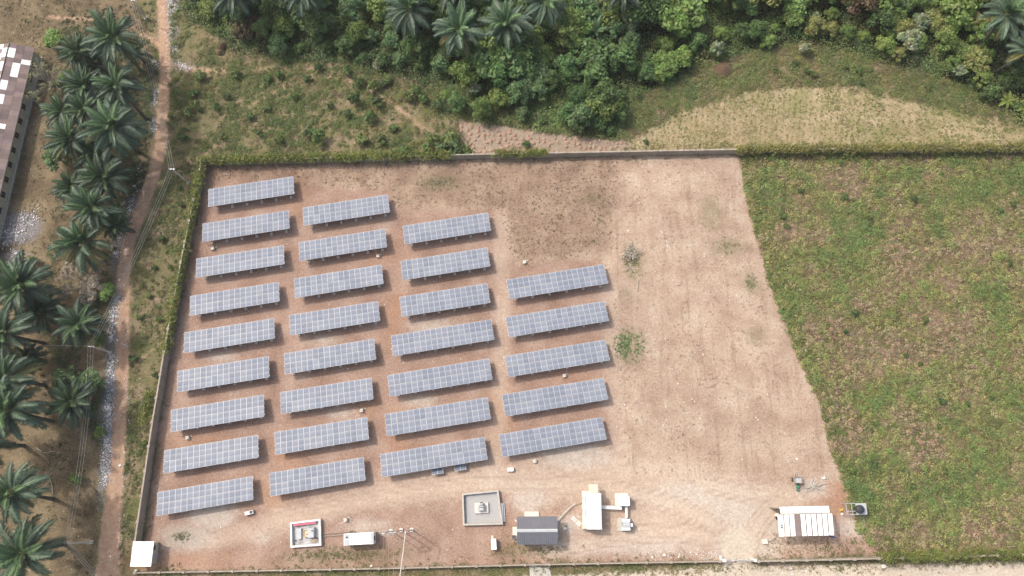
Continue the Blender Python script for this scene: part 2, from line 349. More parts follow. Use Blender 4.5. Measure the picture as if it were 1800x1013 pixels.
def ground_material():
    t = NT('ground_soil'); p = t.pos()
    n1 = t.noise(p, 0.22, 5, 0.6); n2 = t.noise(p, 0.9, 5, 0.65); n3 = t.noise(p, 4.0, 4, 0.7); nf = t.noise(p, 11, 3, 0.7); nm = t.noise(p, 0.055, 3)
    streak = t.noise(t.scalev(p, (0.9, 0.07, 1)), 1.0, 4, 0.6)
    edge = t.math('ADD', t.math('MULTIPLY', t.math('SUBTRACT', n2, 0.5), 2.6), t.math('MULTIPLY', t.math('SUBTRACT', n3, 0.5), 1.6))
    def w(name, soft=0.5, amp=1.0):
        return t.sstep(t.math('ADD', t.attr(name).outputs['Fac'], t.math('MULTIPLY', edge, amp)), -soft, soft)
    mixn = t.math('ADD', t.math('MULTIPLY', n2, 0.55), t.math('MULTIPLY', n3, 0.45))
    mixc = t.math('ADD', t.math('MULTIPLY', n1, 0.5), t.math('MULTIPLY', n3, 0.5))
    R = lambda f, *st: t.ramp(f, [(a, lin(*c)) for a, c in st])
    scrub = R(mixc, (0.38, (96, 104, 60)), (0.47, (126, 122, 78)), (0.53, (158, 136, 106)), (0.64, (184, 156, 132)))
    grove = R(mixc, (0.35, (84, 74, 56)), (0.47, (128, 108, 84)), (0.56, (156, 134, 104)), (0.66, (176, 156, 124)))
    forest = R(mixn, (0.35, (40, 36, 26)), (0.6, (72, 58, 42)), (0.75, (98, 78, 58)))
    weed = R(mixc, (0.38, (92, 86, 56)), (0.47, (126, 108, 78)), (0.56, (154, 128, 102)), (0.7, (184, 156, 130)))
    farm = R(mixn, (0.35, (160, 138, 118)), (0.6, (196, 172, 150)))
    crop = R(mixc, (0.38, (146, 138, 92)), (0.5, (190, 166, 128)), (0.65, (212, 186, 152)))
    yard = R(mixc, (0.34, (156, 122, 106)), (0.46, (184, 147, 127)), (0.56, (200, 165, 145)), (0.68, (214, 186, 166)))
    straw = R(mixc, (0.32, (176, 142, 122)), (0.46, (202, 169, 146)), (0.54, (215, 184, 160)), (0.68, (228, 204, 181)))
    dstraw = R(mixc, (0.36, (120, 94, 78)), (0.5, (156, 124, 102)), (0.64, (184, 152, 122)))
    sand = R(mixn, (0.36, (224, 192, 166)), (0.62, (244, 216, 192)))
    track = R(mixn, (0.35, (192, 150, 122)), (0.55, (218, 176, 146)), (0.68, (236, 202, 174)))
    roadc = R(mixn, (0.35, (222, 198, 174)), (0.65, (246, 224, 202)))
    pale = R(mixn, (0.38, (214, 192, 172)), (0.62, (238, 220, 204)))
    rust = R(mixn, (0.38, (192, 138, 106)), (0.62, (210, 160, 124)))
    grn = R(mixn, (0.36, (92, 96, 58)), (0.62, (132, 128, 88)))
    rutc = R(mixn, (0.36, (164, 132, 112)), (0.62, (184, 154, 134)))
    ash = R(t.math('ADD', t.math('MULTIPLY', n3, 0.5), t.math('MULTIPLY', nf, 0.5)), (0.4, (118, 104, 96)), (0.52, (158, 148, 144)), (0.62, (206, 202, 204)))
    c = scrub
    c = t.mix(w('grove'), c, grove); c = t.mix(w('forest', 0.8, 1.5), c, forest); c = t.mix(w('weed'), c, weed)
    crop = t.mix(t.math('MULTIPLY', t.sstep(t.noise(p, 0.13, 4, .7), .48, .62), .4), crop, lin(150, 148, 92))
    c = t.mix(w('crop', 1.6, 2.2), c, crop); c = t.mix(w('farm', 0.6, 1.1), c, farm)
    c = t.mix(w('yard', 0.5, .5), c, yard)
    c = t.mix(t.math('MULTIPLY', w('rust', 1.8), 0.5), c, rust)
    c = t.mix(w('straw', 0.5, .6), c, straw); c = t.mix(t.math('MULTIPLY', w('strawdark', 2.4, 2.0), 0.6), c, dstraw)
    c = t.mix(t.math('MULTIPLY', w('sand', 2.8, 1.6), 0.66), c, sand)
    c = t.mix(t.math('MULTIPLY', w('pale', 1.2, .8), 0.75), c, pale)
    c = t.mix(t.math('MULTIPLY', w('green', 1.3, 1.8), 0.4), c, grn)
    c = t.mix(t.math('MULTIPLY', t.sstep(t.math('ADD', t.attr('rut').outputs['Fac'], t.math('MULTIPLY', edge, .12)), -0.1, 0.3), t.sstep(n2, .3, .6)), c, rutc)
    c = t.mix(t.math('MULTIPLY', t.sstep(t.math('ADD', t.attr('lane').outputs['Fac'], t.math('MULTIPLY', edge, .5)), -1.2, 0.8), 0.45), c, sand)
    # wheel ruts and stripes left by machines on the cleared field
    inside = w('yard', 0.5, .2)
    c = t.mix(t.math('MULTIPLY', t.math('MULTIPLY', t.sstep(streak, 0.52, 0.68), w('straw', .5, .3)), 0.3), c, lin(150, 116, 96))
    c = t.mix(w('ash', 0.7, 1.1), c, ash)
    tw = w('track', 0.35, .3); c = t.mix(tw, c, track); c = t.mix(w('road', 0.5, .6), c, roadc)
    # fine clods, stones, straw
    v = t.n('ShaderNodeTexVoronoi', feature='F1'); t.inp(v.inputs['Vector'], p); v.inputs['Scale'].default_value = 1.7
    peb = t.math('MULTIPLY', t.sstep(v.outputs['Distance'], 0.10, 0.05), t.sstep(n2, 0.5, 0.6)); c = t.mix(t.math('MULTIPLY', peb, 0.7), c, lin(226, 214, 200))
    v2 = t.n('ShaderNodeTexVoronoi', feature='F1'); t.inp(v2.inputs['Vector'], p); v2.inputs['Scale'].default_value = 1.1
    clod = t.math('MULTIPLY', t.sstep(v2.outputs['Distance'], 0.22, 0.08), t.sstep(n1, 0.44, 0.6)); c = t.mix(t.math('MULTIPLY', clod, 0.3), c, lin(108, 78, 60))
    c = t.mix(0.34, c, t.mix(1.0, c, t.ramp(nf, [(0.32, (0.30, 0.28, 0.27)), (0.5, (1, 1, 1)), (0.68, (1.75, 1.7, 1.6))]), 'MULTIPLY'))
    c = t.mix(0.5, c, t.mix(1.0, c, t.ramp(nm, [(0.35, (0.88, 0.87, 0.86)), (0.65, (1.1, 1.1, 1.09))]), 'MULTIPLY'))
    n4 = t.noise(p, 2.2, 6, 0.75)
    c = t.mix(0.62, c, t.mix(1.0, c, t.ramp(n4, [(0.34, (0.66, 0.62, 0.58)), (0.5, (1, 1, 1)), (0.64, (1.22, 1.22, 1.22))]), 'MULTIPLY'))
    c = t.mix(1.0, c, (0.545, 0.602, 0.655), 'MULTIPLY')
    h = t.math('ADD', t.math('MULTIPLY', n3, 0.6), t.math('MULTIPLY', nf, 0.4))
    t.bsdf(c, 0.95, normal=t.bump(h, 0.55, 0.12), spec=0.15); return t.mat
GROUND = ground_material()

GZ = (0.05 * (fbm(GV, 5, 3) - 0.5) + 0.25 * (fbm(GV, 11, 5) - 0.5) * np.clip(np.maximum(Z['forest'], Z['weed']) / 4, 0, 1))
gz3 = np.column_stack([GV, GZ])
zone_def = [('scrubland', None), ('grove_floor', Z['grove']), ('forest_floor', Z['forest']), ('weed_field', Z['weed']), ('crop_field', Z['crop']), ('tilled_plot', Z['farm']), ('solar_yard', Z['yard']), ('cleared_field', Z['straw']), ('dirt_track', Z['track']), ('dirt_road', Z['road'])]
zlabel = {'scrubland': 'scrubby green and brown ground beyond the compound wall', 'grove_floor': 'brown littered ground under the palms left of the track', 'forest_floor': 'dark ground under the dense forest at the top', 'weed_field': 'weedy ground of the overgrown field on the right',
          'crop_field': 'straw coloured crop field along the forest edge', 'tilled_plot': 'pinkish tilled plot of soil heaps behind the top wall', 'solar_yard': 'bare reddish dirt yard under the solar tables', 'cleared_field': 'cleared dry grass field right of the solar tables', 'dirt_track': 'narrow dirt track running down the left side', 'dirt_road': 'pale dirt road along the bottom edge and through the gate'}
vid = np.arange(nx * ny).reshape(ny, nx)
quad = np.stack([vid[:-1, :-1], vid[:-1, 1:], vid[1:, 1:], vid[1:, :-1]], -1).reshape(-1, 4)
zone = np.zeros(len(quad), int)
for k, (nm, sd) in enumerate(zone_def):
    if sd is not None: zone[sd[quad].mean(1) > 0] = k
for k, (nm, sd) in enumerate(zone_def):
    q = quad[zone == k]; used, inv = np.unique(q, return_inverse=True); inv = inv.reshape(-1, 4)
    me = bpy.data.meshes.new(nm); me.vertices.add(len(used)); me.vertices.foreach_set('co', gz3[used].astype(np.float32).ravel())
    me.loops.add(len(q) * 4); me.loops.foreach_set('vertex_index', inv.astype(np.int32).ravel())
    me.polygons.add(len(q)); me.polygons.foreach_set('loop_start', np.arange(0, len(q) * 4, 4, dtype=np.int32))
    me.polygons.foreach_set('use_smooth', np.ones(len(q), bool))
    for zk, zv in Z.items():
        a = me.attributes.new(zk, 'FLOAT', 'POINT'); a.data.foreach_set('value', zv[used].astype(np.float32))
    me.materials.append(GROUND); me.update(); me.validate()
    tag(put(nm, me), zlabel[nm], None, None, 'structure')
# countryside out to the horizon
far = NT('far_bush'); fp = far.pos(); far.bsdf(far.ramp(far.noise(fp, 0.02, 8, 0.65), [(0.35, lin(52, 66, 38)), (0.55, lin(92, 98, 60)), (0.7, lin(150, 126, 98))]), 0.95, normal=far.bump(far.noise(fp, 0.4, 4), 1.0, 1.0))
b = MB(); E_ = 4000
for x0, x1, y0, y1 in ((-E_, E_, GY1, E_), (-E_, E_, -E_, GY0), (-E_, GX0, GY0, GY1), (GX1, E_, GY0, GY1)):
    b.poly([(x0, y0, 0), (x1, y0, 0), (x1, y1, 0), (x0, y1, 0)])
tag(b.build('countryside', far.mat), 'bush country reaching to the horizon around the site', None, None, 'structure')

hz = bpy.data.materials.new('haze_air'); hz.use_nodes = True; ht = hz.node_tree; ht.nodes.clear()
ho = ht.nodes.new('ShaderNodeOutputMaterial'); hv = ht.nodes.new('ShaderNodeVolumePrincipled'); hv.inputs['Color'].default_value = (0.93, 0.95, 1.0, 1); hv.inputs['Density'].default_value = 0.00018; hv.inputs['Anisotropy'].default_value = 0.25
ht.links.new(hv.outputs[0], ho.inputs['Volume'])
tag(MB().box(0, 0, 75, 9000, 9000, 152).build('haze', hz), 'thin dry season dust haze over the whole site', None, None, 'stuff')

def inpoly(pts, px): return poly_sd(pts, GP(px))
def rand_in(px, dens):
    P = GP(px); lo = np.maximum(P.min(0), (-124, -36)); hi = np.minimum(P.max(0), (124, 126)); n = int((hi - lo).prod() * dens)
    q = rng.uniform(lo, hi, (n, 2)); return q[poly_sd(q, P) > 0]

# ------------------------------------------------------------------ perimeter walls
def wall_run(name, px, label, h=2.3, th=0.26, pier=4.0):
    P = GP(px); e = empty(name, (P[0][0], P[0][1], 0), 0, label, 'wall'); o = np.array([P[0][0], P[0][1], 0])
    pan = MB(); cap = MB()
    # evenly resample
    seg = np.linalg.norm(np.diff(P, axis=0), axis=1); L = seg.sum(); n = max(2, int(round(L / pier)) + 1); s = np.linspace(0, L, n); cs = np.concatenate([[0], np.cumsum(seg)])
    Q = np.stack([np.interp(s, cs, P[:, 0]), np.interp(s, cs, P[:, 1])], 1)
    pm = box_mesh('wall_pier', th + 0.2, th + 0.2, h + 0.12, WALLBLOCK)
    for i in range(n - 1):
        a, c = Q[i], Q[i + 1]; d = c - a; l = np.linalg.norm(d); rz = math.atan2(d[1], d[0]); m = (a + c) / 2
        hh = h
        pe = MB().box(0, 0, hh / 2, l - 0.2, th, hh).build('wall_panel', WALLBLOCK, e, (*(m - o[:2]), 0), (0, 0, rz))
    for q in Q: put('wall_pier', pm, e, (*(q - o[:2]), (h + 0.12) / 2))
    return e
WL = [(247, 962), (276, 759), (302, 600), (330, 450), (355, 330), (362, 290)]
WT = [(362, 290), (830, 279), (1300, 270), (1560, 269), (1990, 266)]
WB1 = [(243, 1006), (480, 1002), (700, 998), (930, 992), (1262, 986)]
WB2 = [(1327, 985), (1500, 981), (1810, 973), (1990, 968)]
wall_run('perimeter_wall', WL, 'grey block wall on the left side between scrub strip and solar yard')
wall_run('perimeter_wall', WT, 'long block wall across the top between yard and fields', h=1.9)
wall_run('perimeter_wall', WB1, 'low grey wall along the bottom edge left of the gate', h=1.2, th=.2)
wall_run('perimeter_wall', WB2, 'block wall along the bottom edge right of the gate', h=2.0)

def hedge(px, label, dens, h=2.2, width=.85, col=((0.19, 0.22, 0.055), (0.13, 0.175, 0.05), (0.23, 0.225, 0.075)), hvar=0.5, leaf=0.26):
    P = GP(px); seg = np.linalg.norm(np.diff(P, axis=0), axis=1); cs = np.concatenate([[0], np.cumsum(seg)]); L = cs[-1]; n = int(L * dens)
    s = rng.uniform(0, L, n); q = np.stack([np.interp(s, cs, P[:, 0]), np.interp(s, cs, P[:, 1])], 1)
    g = vnoise(np.column_stack([s, s * 0]), 3.0, 9) ; q += rng.normal(size=q.shape) * width * 0.45
    z = rng.uniform(0.25, 1.0, n) ** 0.5 * h * (1.03 + 0.3 * (g - 0.3) * hvar * 2)
    cen = np.column_stack([q, z]); r = rng.uniform(0.3, 0.65, n); C = np.array(col)[rng.choice(3, n, p=(.5, .3, .2))] * (0.75 + 0.5 * g[:, None])
    V, c = leaf_cloud(cen, np.column_stack([r, r, r * 0.8]), 16, np.full(n, leaf), C, hemi=False)
    return tag(put('creeper_hedge', quads_mesh('creeper_hedge', V, c, LEAF)), label, 'hedge')
hedge([(298, 622), (330, 450), (355, 330), (361, 288)], 'yellow green creeper hedge over the upper half of the left wall', 26)
hedge([(262, 745), (273, 690)], 'short bright green creeper patch on the lower left wall', 20)
hedge([(362, 289), (560, 284), (795, 279)], 'green creeper hedge along the top wall behind the leftmost tables', 30, h=2.15)
hedge([(868, 277), (962, 275)], 'short yellowish creeper on the top wall before the tilled plot', 24, h=2.15)
hedge([(1290, 270), (1560, 268), (1990, 266)], 'long yellowish creeper hedge over the right part of the top wall', 28, h=2.15, col=((0.24, 0.23, 0.075), (0.17, 0.185, 0.06), (0.27, 0.245, 0.10)))
hedge([(1540, 979), (1810, 972), (1990, 967)], 'bright green creeper hedge on the bottom wall at the right', 20, h=2.3)

# ------------------------------------------------------------------ solar tables
PW, PL = 0.982, 1.935
def panel_mesh():
    m = MB(); fw = 0.023
    m.box(0, 0, -0.012, PW, PL, 0.03, 0)
    for hy in (-1, 1):
        y0, y1 = (0.008, PL / 2 - fw) if hy > 0 else (-PL / 2 + fw, -0.008)
        m.box(0, (y0 + y1) / 2, 0.006, PW - 2 * fw, y1 - y0, 0.006, 1)
    return m.mesh('solar_panel', [ALU, PV])
PANEL = panel_mesh()
TILT, YAW = 0.158833181, 0.154307589; ZM = 1.70
FOOT = MB().box(0, 0, 0.16, 0.46, 0.46, 0.32, ch=0.03).mesh('footing', PALECONC)
def cols_mesh(name, h): return box_mesh(name, 0.09, 0.09, h, GALV)
YF, YB = 1.25, -1.35
BH = ZM + 1.35 * math.tan(TILT) - 0.32 - 0.16; FH = ZM - 1.25 * math.tan(TILT) - 0.32 - 0.16
BACK = cols_mesh('post', BH); FRONT = cols_mesh('post', FH)
RAFT = box_mesh('rafter', 0.07, 3.5, 0.08, GALV)
PURL = {n: box_mesh('purlin', n + 0.24, 0.06, 0.06, ALU) for n in (16, 18)}
tabs = {'A1': (16, -48.73, 54.78), 'A2': (16, -49.12, 47.9), 'A3': (16, -49.57, 41.06), 'A4': (16, -49.95, 34.02), 'A5': (16, -50.29, 27.27), 'A6': (16, -50.72, 20.39), 'A7': (16, -51.06, 13.6), 'A8': (16, -51.49, 6.73), 'A9': (16, -51.84, -0.14), 'B1': (16, -30.73, 50.88), 'B2': (16, -31.01, 44.07), 'B3': (16, -31.39, 37.11), 'B4': (16, -31.77, 30.26), 'B5': (16, -32.21, 23.33), 'B6': (16, -32.39, 16.43), 'B7': (16, -32.88, 9.58), 'B8': (16, -33.18, 2.81), 'C1': (16, -11.96, 47.06), 'C2': (16, -12.11, 40.21), 'C3': (16, -12.12, 33.4), 'C4': (18, -12.43, 26.5), 'C5': (18, -12.77, 19.44), 'C6': (18, -13.05, 12.64), 'C7': (18, -13.61, 5.87), 'D1': (18, 8.15, 36.62), 'D2': (18, 7.98, 29.67), 'D3': (18, 7.83, 22.59), 'D4': (18, 7.25, 15.79), 'D5': (18, 6.68, 9.0)}
ordw = ['top', 'second from top', 'third from top', 'fourth from top', 'fifth from top', 'sixth from top', 'seventh from top', 'eighth from top', 'ninth from top']
colw = {'A': 'leftmost column of nine', 'B': 'second column from the left', 'C': 'third column from the left', 'D': 'rightmost column of five'}
lastn = {'A': 9, 'B': 8, 'C': 7, 'D': 5}
for k, (n, x, y) in tabs.items():
    i = int(k[1]); pos = 'bottom' if i == lastn[k[0]] else ordw[i - 1]
    e = empty('solar_table', (x, y, 0), YAW + random.uniform(-0.003, 0.003), f'{pos} solar table, {n} panels long, in the {colw[k[0]]}', 'solar array', 'solar tables in the yard')
    for row in (1, -1):
        for c in range(n):
            s = row * (PL / 2 + 0.024)
            put('solar_panel', PANEL, e, (c - (n - 1) / 2, s * math.cos(TILT), ZM - s * math.sin(TILT)), (-TILT + random.uniform(-.004, .004), random.uniform(-.004, .004), 0))
    for s in (1.62, 0.42, -0.42, -1.62):
        put('purlin', PURL[n], e, (0, s * math.cos(TILT), ZM - s * math.sin(TILT) - 0.06), (-TILT, 0, 0))
    for j in range(6):
        xx = (j - 2.5) * (n - 2.2) / 5 if n == 16 else (j - 2.5) * (n - 2.4) / 5
        put('rafter', RAFT, e, (xx, 0, ZM - 0.135), (-TILT, 0, 0))
        put('footing', FOOT, e, (xx, YB - 0.35, 0)); put('footing', FOOT, e, (xx, YF, 0))
        put('post', BACK, e, (xx, YB - 0.12, 0.32 + BH / 2 - 0.02)); put('post', FRONT, e, (xx, YF, 0.32 + FH / 2))

# two darker panels propped on a low rack below the bottom table of the third column
for u, v, lab in ((769, 828.5, 'left one of two dark solar panels on low stands below the third column'), (809, 822, 'right one of two dark solar panels on low stands below the third column')):
    p = G(u, v, 0.9); e = empty('loose_panel', (p[0], p[1], 0), YAW - 0.02, lab, 'solar panel', 'loose panels by the bottom table')
    m = MB(); m.box(0, 0, 0, 1.95, 1.0, 0.035, 0)
    for a in (-1, 1): m.box(a * 0.475, 0, 0.02, 0.9, 0.92, 0.008, 1)
    put('solar_panel', m.mesh('solar_panel', [ALU, worn('dark_pv_glass', (0.10, 0.13, 0.19), (0.15, 0.18, 0.24), 0.2)]), e, (0, 0, 0.9), (-0.15, 0, 0))
    for a in (-0.7, 0.7):
        MB().box(a, 0, 0.43, 0.06, 0.7, 0.06).build('rail', GALV, e); MB().box(a, -0.3, 0.2, 0.06, 0.06, 0.4).build('leg', GALV, e); MB().box(a, 0.3, 0.2, 0.06, 0.06, 0.4).build('leg', GALV, e)
        MB().box(a, -0.3, 0.65, 0.05, 0.05, 0.44).build('leg', GALV, e)

# ------------------------------------------------------------------ lightning masts on concrete blocks
BLOCK = MB().box(0, 0, 0.27, 0.62, 0.62, 0.54, ch=0.04).mesh('base_block', PALECONC)
ROD = MB().tube([(0, 0, 0.54), (0, 0, 3.5), (0, 0, 7.2)], [0.035, 0.028, 0.014], 6).mesh('mast', GALV)
for u, v, lab in ((665, 451, 'thin mast on a white block below second table of the second column'), (636, 722, 'thin mast on a white block between lower tables of the second column'), (331, 770, 'thin mast on a white block between the lowest tables on the left'),
                  (608, 914, 'thin mast on a white block above the white generator container'), (992, 661, 'thin mast on a white block between tables of the right column'), (940, 811, 'thin mast on a white block below the bottom right table'),
                  (922, 462, 'thin mast on a white block above the top table of the right column'), (375, 438, 'thin mast on a white block under the second table on the left')):
    p = G(u, v); e = empty('lightning_mast', p, 0.15, lab, 'mast', 'lightning masts in the yard')
    put('base_block', BLOCK, e); put('mast', ROD, e)
    MB().box(0.55, 0.25, 0.04, 0.28, 0.28, 0.08).build('earth_pit', CONC, e)

# ------------------------------------------------------------------ buildings and plant along the bottom of the yard
def frame2(a, b_, z, name, label, cat, group=None):
    """thing whose local x runs from survey point a to b (both at level z); origin halfway on the ground"""
    A, B = G(*a, z), G(*b_, z); m = (A + B) / 2; L = np.linalg.norm(B - A)
    return empty(name, (m[0], m[1], 0), math.atan2(B[1] - A[1], B[0] - A[0]), label, cat, group), L
def loc_in(e, u, v, z=0.0):
    p = G(u, v, z) - np.array(e.location); c, s = math.cos(-e.rotation_euler.z), math.sin(-e.rotation_euler.z)
    return np.array([c * p[0] - s * p[1], s * p[0] + c * p[1], z])

# guard shed, white sheet roof
e, L = frame2((231, 974), (268, 974), 2.6, 'guard_shed', 'small hut with a square white sheet roof in the bottom left corner', 'shed')
w2, d2 = L / 2, 1.95
for (x, y, sx, sy) in ((0, d2 - .35, 2 * w2 - .6, .12), (0, -d2 + .35, 2 * w2 - .6, .12), (-w2 + .36, 0, .12, 2 * d2 - .83), (w2 - .36, 0, .12, 2 * d2 - .83)):
    MB().box(x, y, 1.2, sx, sy, 2.4).build('wall', CREAM, e)
MB().box(w2 - .27, -0.4, 1.0, 0.05, 0.85, 2.0).build('door', GREYMETAL, e)
MB().box(w2 - .27, 0.9, 1.5, 0.05, 0.7, 0.7).build('window', DARKHOLE, e)
sh = 0.0
for i in range(2):
    for j in range(4):
        MB().box((i - .5) * w2, (j - 1.5) * d2 / 2, 2.55 + 0.03 * (i - .5) + 0.012 * ((i + j) % 2), w2 - .02, d2 / 2 - .02 + 0.01, 0.03).build('roof_sheet', WHITE_ROOF, e, rot=(0, 0.02 * (1 if i else -1) * 0, 0))
MB().box(.55, -d2 + .6, 2.6, .75, .5, .03).build('roof_hatch', WHITE, e)
pw = G(276, 955); q = empty('lean_to_post', (pw[0], pw[1], 0), 0.5, 'bent wooden post leaning beside the white hut roof', 'post')
MB().tube([(0, 0, 0), (0.1, 0.2, 1.6)], 0.05, 6).build('post', WOOD, q); MB().tube([(-.6, -.1, .9), (.7, .3, 1.2)], 0.04, 6).build('crosspiece', WOOD, q)

def bund(corners, zt, name, label, th, wm, fm, fl='floor'):
    """four walled enclosure from the four outer corners of its coping"""
    C = [G(u, v, zt)[:2] for u, v in corners]; m = sum(C) / 4; e = empty(name, (m[0], m[1], 0), 0, label, 'enclosure'); C = [c - m for c in C]
    ins = []
    for i in range(4):
        a, p, n = C[i], C[i - 1], C[(i + 1) % 4]; d1 = (p - a) / np.linalg.norm(p - a); d2_ = (n - a) / np.linalg.norm(n - a); ins.append(a + (d1 + d2_) * th)
    for i in range(4):
        j = (i + 1) % 4
        q = [C[i], C[j], ins[j], ins[i]]
        cr = np.cross(np.append(q[1] - q[0], 0), np.append(q[2] - q[0], 0))[2]
        if cr < 0: q = q[::-1]
        g = 0.003
        MB().hexa([(*c, 0) for c in q] + [(*c, zt) for c in q]).build('wall', wm, e)
        MB().hexa([(*(c * 1.006), zt + g) for c in q] + [(*(c * 1.006), zt + 0.06) for c in q]).build('coping', wm, e)
    fq = [c * 0.995 for c in ins]
    if np.cross(np.append(fq[1] - fq[0], 0), np.append(fq[2] - fq[0], 0))[2] < 0: fq = fq[::-1]
    MB().hexa([(*c, 0.0) for c in fq] + [(*c, 0.14) for c in fq]).build(fl, fm, e)
    return e, ins

# fuel bund
e, ins = bund([(510, 919), (563, 912.3), (564.5, 959), (511, 963)], 0.72, 'fuel_bund', 'square white walled bund with a faded red inner stripe', 0.28, WHITE, STAIN)
a, c = ins[0], ins[1]; d = c - a; nrm = np.array([d[1], -d[0]]) / np.linalg.norm(d)
m = (a * .54 + c * .46) + nrm * 0.22
MB().box(0, 0, 0.52, np.linalg.norm(d) * .84, 0.3, 0.12).build('painted_stripe', PINK, e, (m[0], m[1], 0.12), (0, 0, math.atan2(d[1], d[0])))
def plinthed(name, u, v, size, z0, label, cat, mat, rz=0.06):
    p = G(u, v, z0 + size[2]); o = empty(name, (p[0], p[1], z0), rz, label, cat)
    return o
o = plinthed('concrete_bench', 525.5, 938.5, (.75, 1.7, .4), .14, 'grey concrete bench on the left inside the white bund', 'bench', CONC)
MB().box(0, 0, .34, .75, 1.75, .12).build('slab', GREYMETAL, o); MB().box(0, -.6, .14, .6, .25, .28).build('support', CONC, o); MB().box(0, .6, .14, .6, .25, .28).build('support', CONC, o)
o = plinthed('fuel_tank', 546, 936.5, (1.1, 1.7, .9), .14, 'grey steel tank in the middle of the white bund', 'tank', GREYMETAL)
MB().box(0, 0, .55, 1.1, 1.7, .7, ch=.06).build('tank_body', GREYMETAL, o)
for yy in (-.6, .6): MB().box(0, yy, .1, 1.0, .18, .2).build('foot', CONC, o)
MB().tube([(.25, .3, .9), (.25, .3, 1.08)], .1, 10).build('filler_cap', DARKMETAL, o); MB().tube([(.55, -.8, .5), (.9, -1.0, .4), (.95, -1.0, 0)], .06, 6).build('outlet_pipe', DARKMETAL, o)
o = plinthed('wooden_crate', 538, 938, (1, 1.2, .7), .14, 'pale open wooden crate beside the grey tank in the bund', 'crate', PALEWOOD)
for xx in (-.46, .46): MB().box(xx, 0, .35, .06, 1.15, .7).build('side', PALEWOOD, o)
for yy in (-.545, .545): MB().box(0, yy, .35, .86, .06, .7).build('side', PALEWOOD, o)
MB().box(0, 0, .5, .86, 1.02, .04).build('lid', PALEWOOD, o); MB().tube([(0.05, -.1, .52), (0.05, -.1, .68)], .09, 8).build('spout', WOOD, o)
p = G(519.5, 951, .3); o = empty('drain_sump', (p[0], p[1], .14), 0, 'black square sump in the lower left of the white bund', 'drain')
MB().box(0, 0, .03, .42, .42, .06).build('rim', GREYMETAL, o); MB().box(0, 0, .045, .3, .3, .05).build('grate', DARKHOLE, o)
b = MB()
for _ in range(38):
    t_ = rng.uniform(0, 2 * PI); r_ = rng.uniform(0, .75); b.box(r_ * math.cos(t_), r_ * math.sin(t_) * .7, .06 * (1 - r_) + .05, .22, .16, .14, rz=rng.uniform(0, 3))
p = G(553, 950, .2); tag(b.build('rubble_heap', WOOD, None, (p[0], p[1], .14)), 'brown rubble heap in the lower right corner of the white bund', 'rubble', None)

# generator container
e, L = frame2((604, 949), (656.5, 946), 2.6, 'generator_container', 'white generator container with a grey louvred end beside the white bund', 'container'); D = 1.85
MB().box(0, 0, .1, L - .1, D - .1, .2).build('skid', DARKMETAL, e)
MB().box(0, 0, 1.36, L, D, 2.3).build('body', WHITE, e)
xs_ = [-L / 2 + 1.0, -L / 2 + 2.0, -L / 2 + 2.9, -L / 2 + 3.9, L / 2 - .55]
for i in range(4): MB().box((xs_[i] + xs_[i + 1]) / 2, 0, 2.545, xs_[i + 1] - xs_[i] - .04, D - .04, .06, ch=.02).build('roof_panel', WHITE_ROOF, e)
for yy in (-.44, .44): MB().box(-L / 2 + .52, yy, 2.545, .8, .78, .06).build('louvre', GREYMETAL, e)
MB().tube([(-L / 2 + .5, .36, 2.57), (-L / 2 + .5, .36, 2.75)], .13, 10).build('exhaust', DARKHOLE, e)
MB().box(L / 2 - .27, 0, 2.53, .4, D - .2, .05).build('end_tray', GREYMETAL, e); MB().box(L / 2 + .06, -.05, 1.9, .1, .6, .7).build('fan_guard', DARKMETAL, e)
for xx in (-1.2, .2, 1.6): MB().box(xx, -D / 2 - .01, 1.3, .9, .03, 1.8).build('door', WHITE, e)
def pipe_thing(name, pts, r, mat, label, cat='pipe', zs=.14):
    P = [G(u, v, zs) for u, v in pts]; o = P[0]; return tag(MB().tube([q - o + np.array([0, 0, 0]) for q in P], r, 7).build(name, mat, None, o), label, cat)
pipe_thing('supply_pipe', [(565, 938.5), (590, 937), (620, 934.5)], .09, PIPE, 'upper brown pipe from the white bund to the generator container')
pipe_thing('supply_pipe', [(565, 943), (586, 942), (604, 940)], .09, PIPE, 'lower brown pipe from the white bund to the generator container')
p = G(619, 935); o = empty('pump', (p[0], p[1], 0), .05, 'dark pump at the end of the pipes behind the generator container', 'pump')
MB().box(0, 0, .22, .8, .34, .34, ch=.05).build('motor', DARKMETAL, o); MB().tube([(.3, 0, .3), (.5, .1, .55)], .09, 8).build('elbow', PIPE, o); MB().box(0, 0, .03, .9, .45, .06).build('base_plate', PIPE, o)

# pole structure with three footed poles
PADM = MB().box(0, 0, .1, .62, .66, .2, ch=.03).mesh('concrete_pad', PALECONC)
tops = []
for u, v, h, lab in ((687.5, 933.5, 7.8, 'left concrete pole on a square pad carrying the steel frame'), (705.5, 932, 7.8, 'middle concrete pole on a square pad carrying the steel frame'), (724, 931.5, 7.6, 'right concrete pole on a square pad with the thick cable')):
    p = G(u, v); e = empty('utility_pole', p, 0, lab, 'pole', 'poles beside the generator container'); put('concrete_pad', PADM, e)
    MB().tube([(0, 0, .2), (0, 0, h)], [.13, .09], 8).build('pole', GALV, e); tops.append(np.array([p[0], p[1], h]))
    MB().box(0, 0, h - .25, .5, .1, .1).build('bracket', GALV, e)
e = empty('steel_gantry', (tops[0][0], tops[0][1], tops[0][2] - 0.9), 0, 'steel lattice frame bridging the two left poles with three insulators', 'frame')
vv = tops[1] - tops[0]
for yo in (-.28, .28): MB().tube([(-.35, yo, .6), (vv[0] + .25, vv[1] + yo, .6)], .05, 4).build('crossarm', GALV, e)
MB().tube([(-.35, -.28, .65), (.4, .28, .65), (.9, -.28, .65), (vv[0] + .25, .28, .65)], .035, 4).build('bracing', GALV, e)
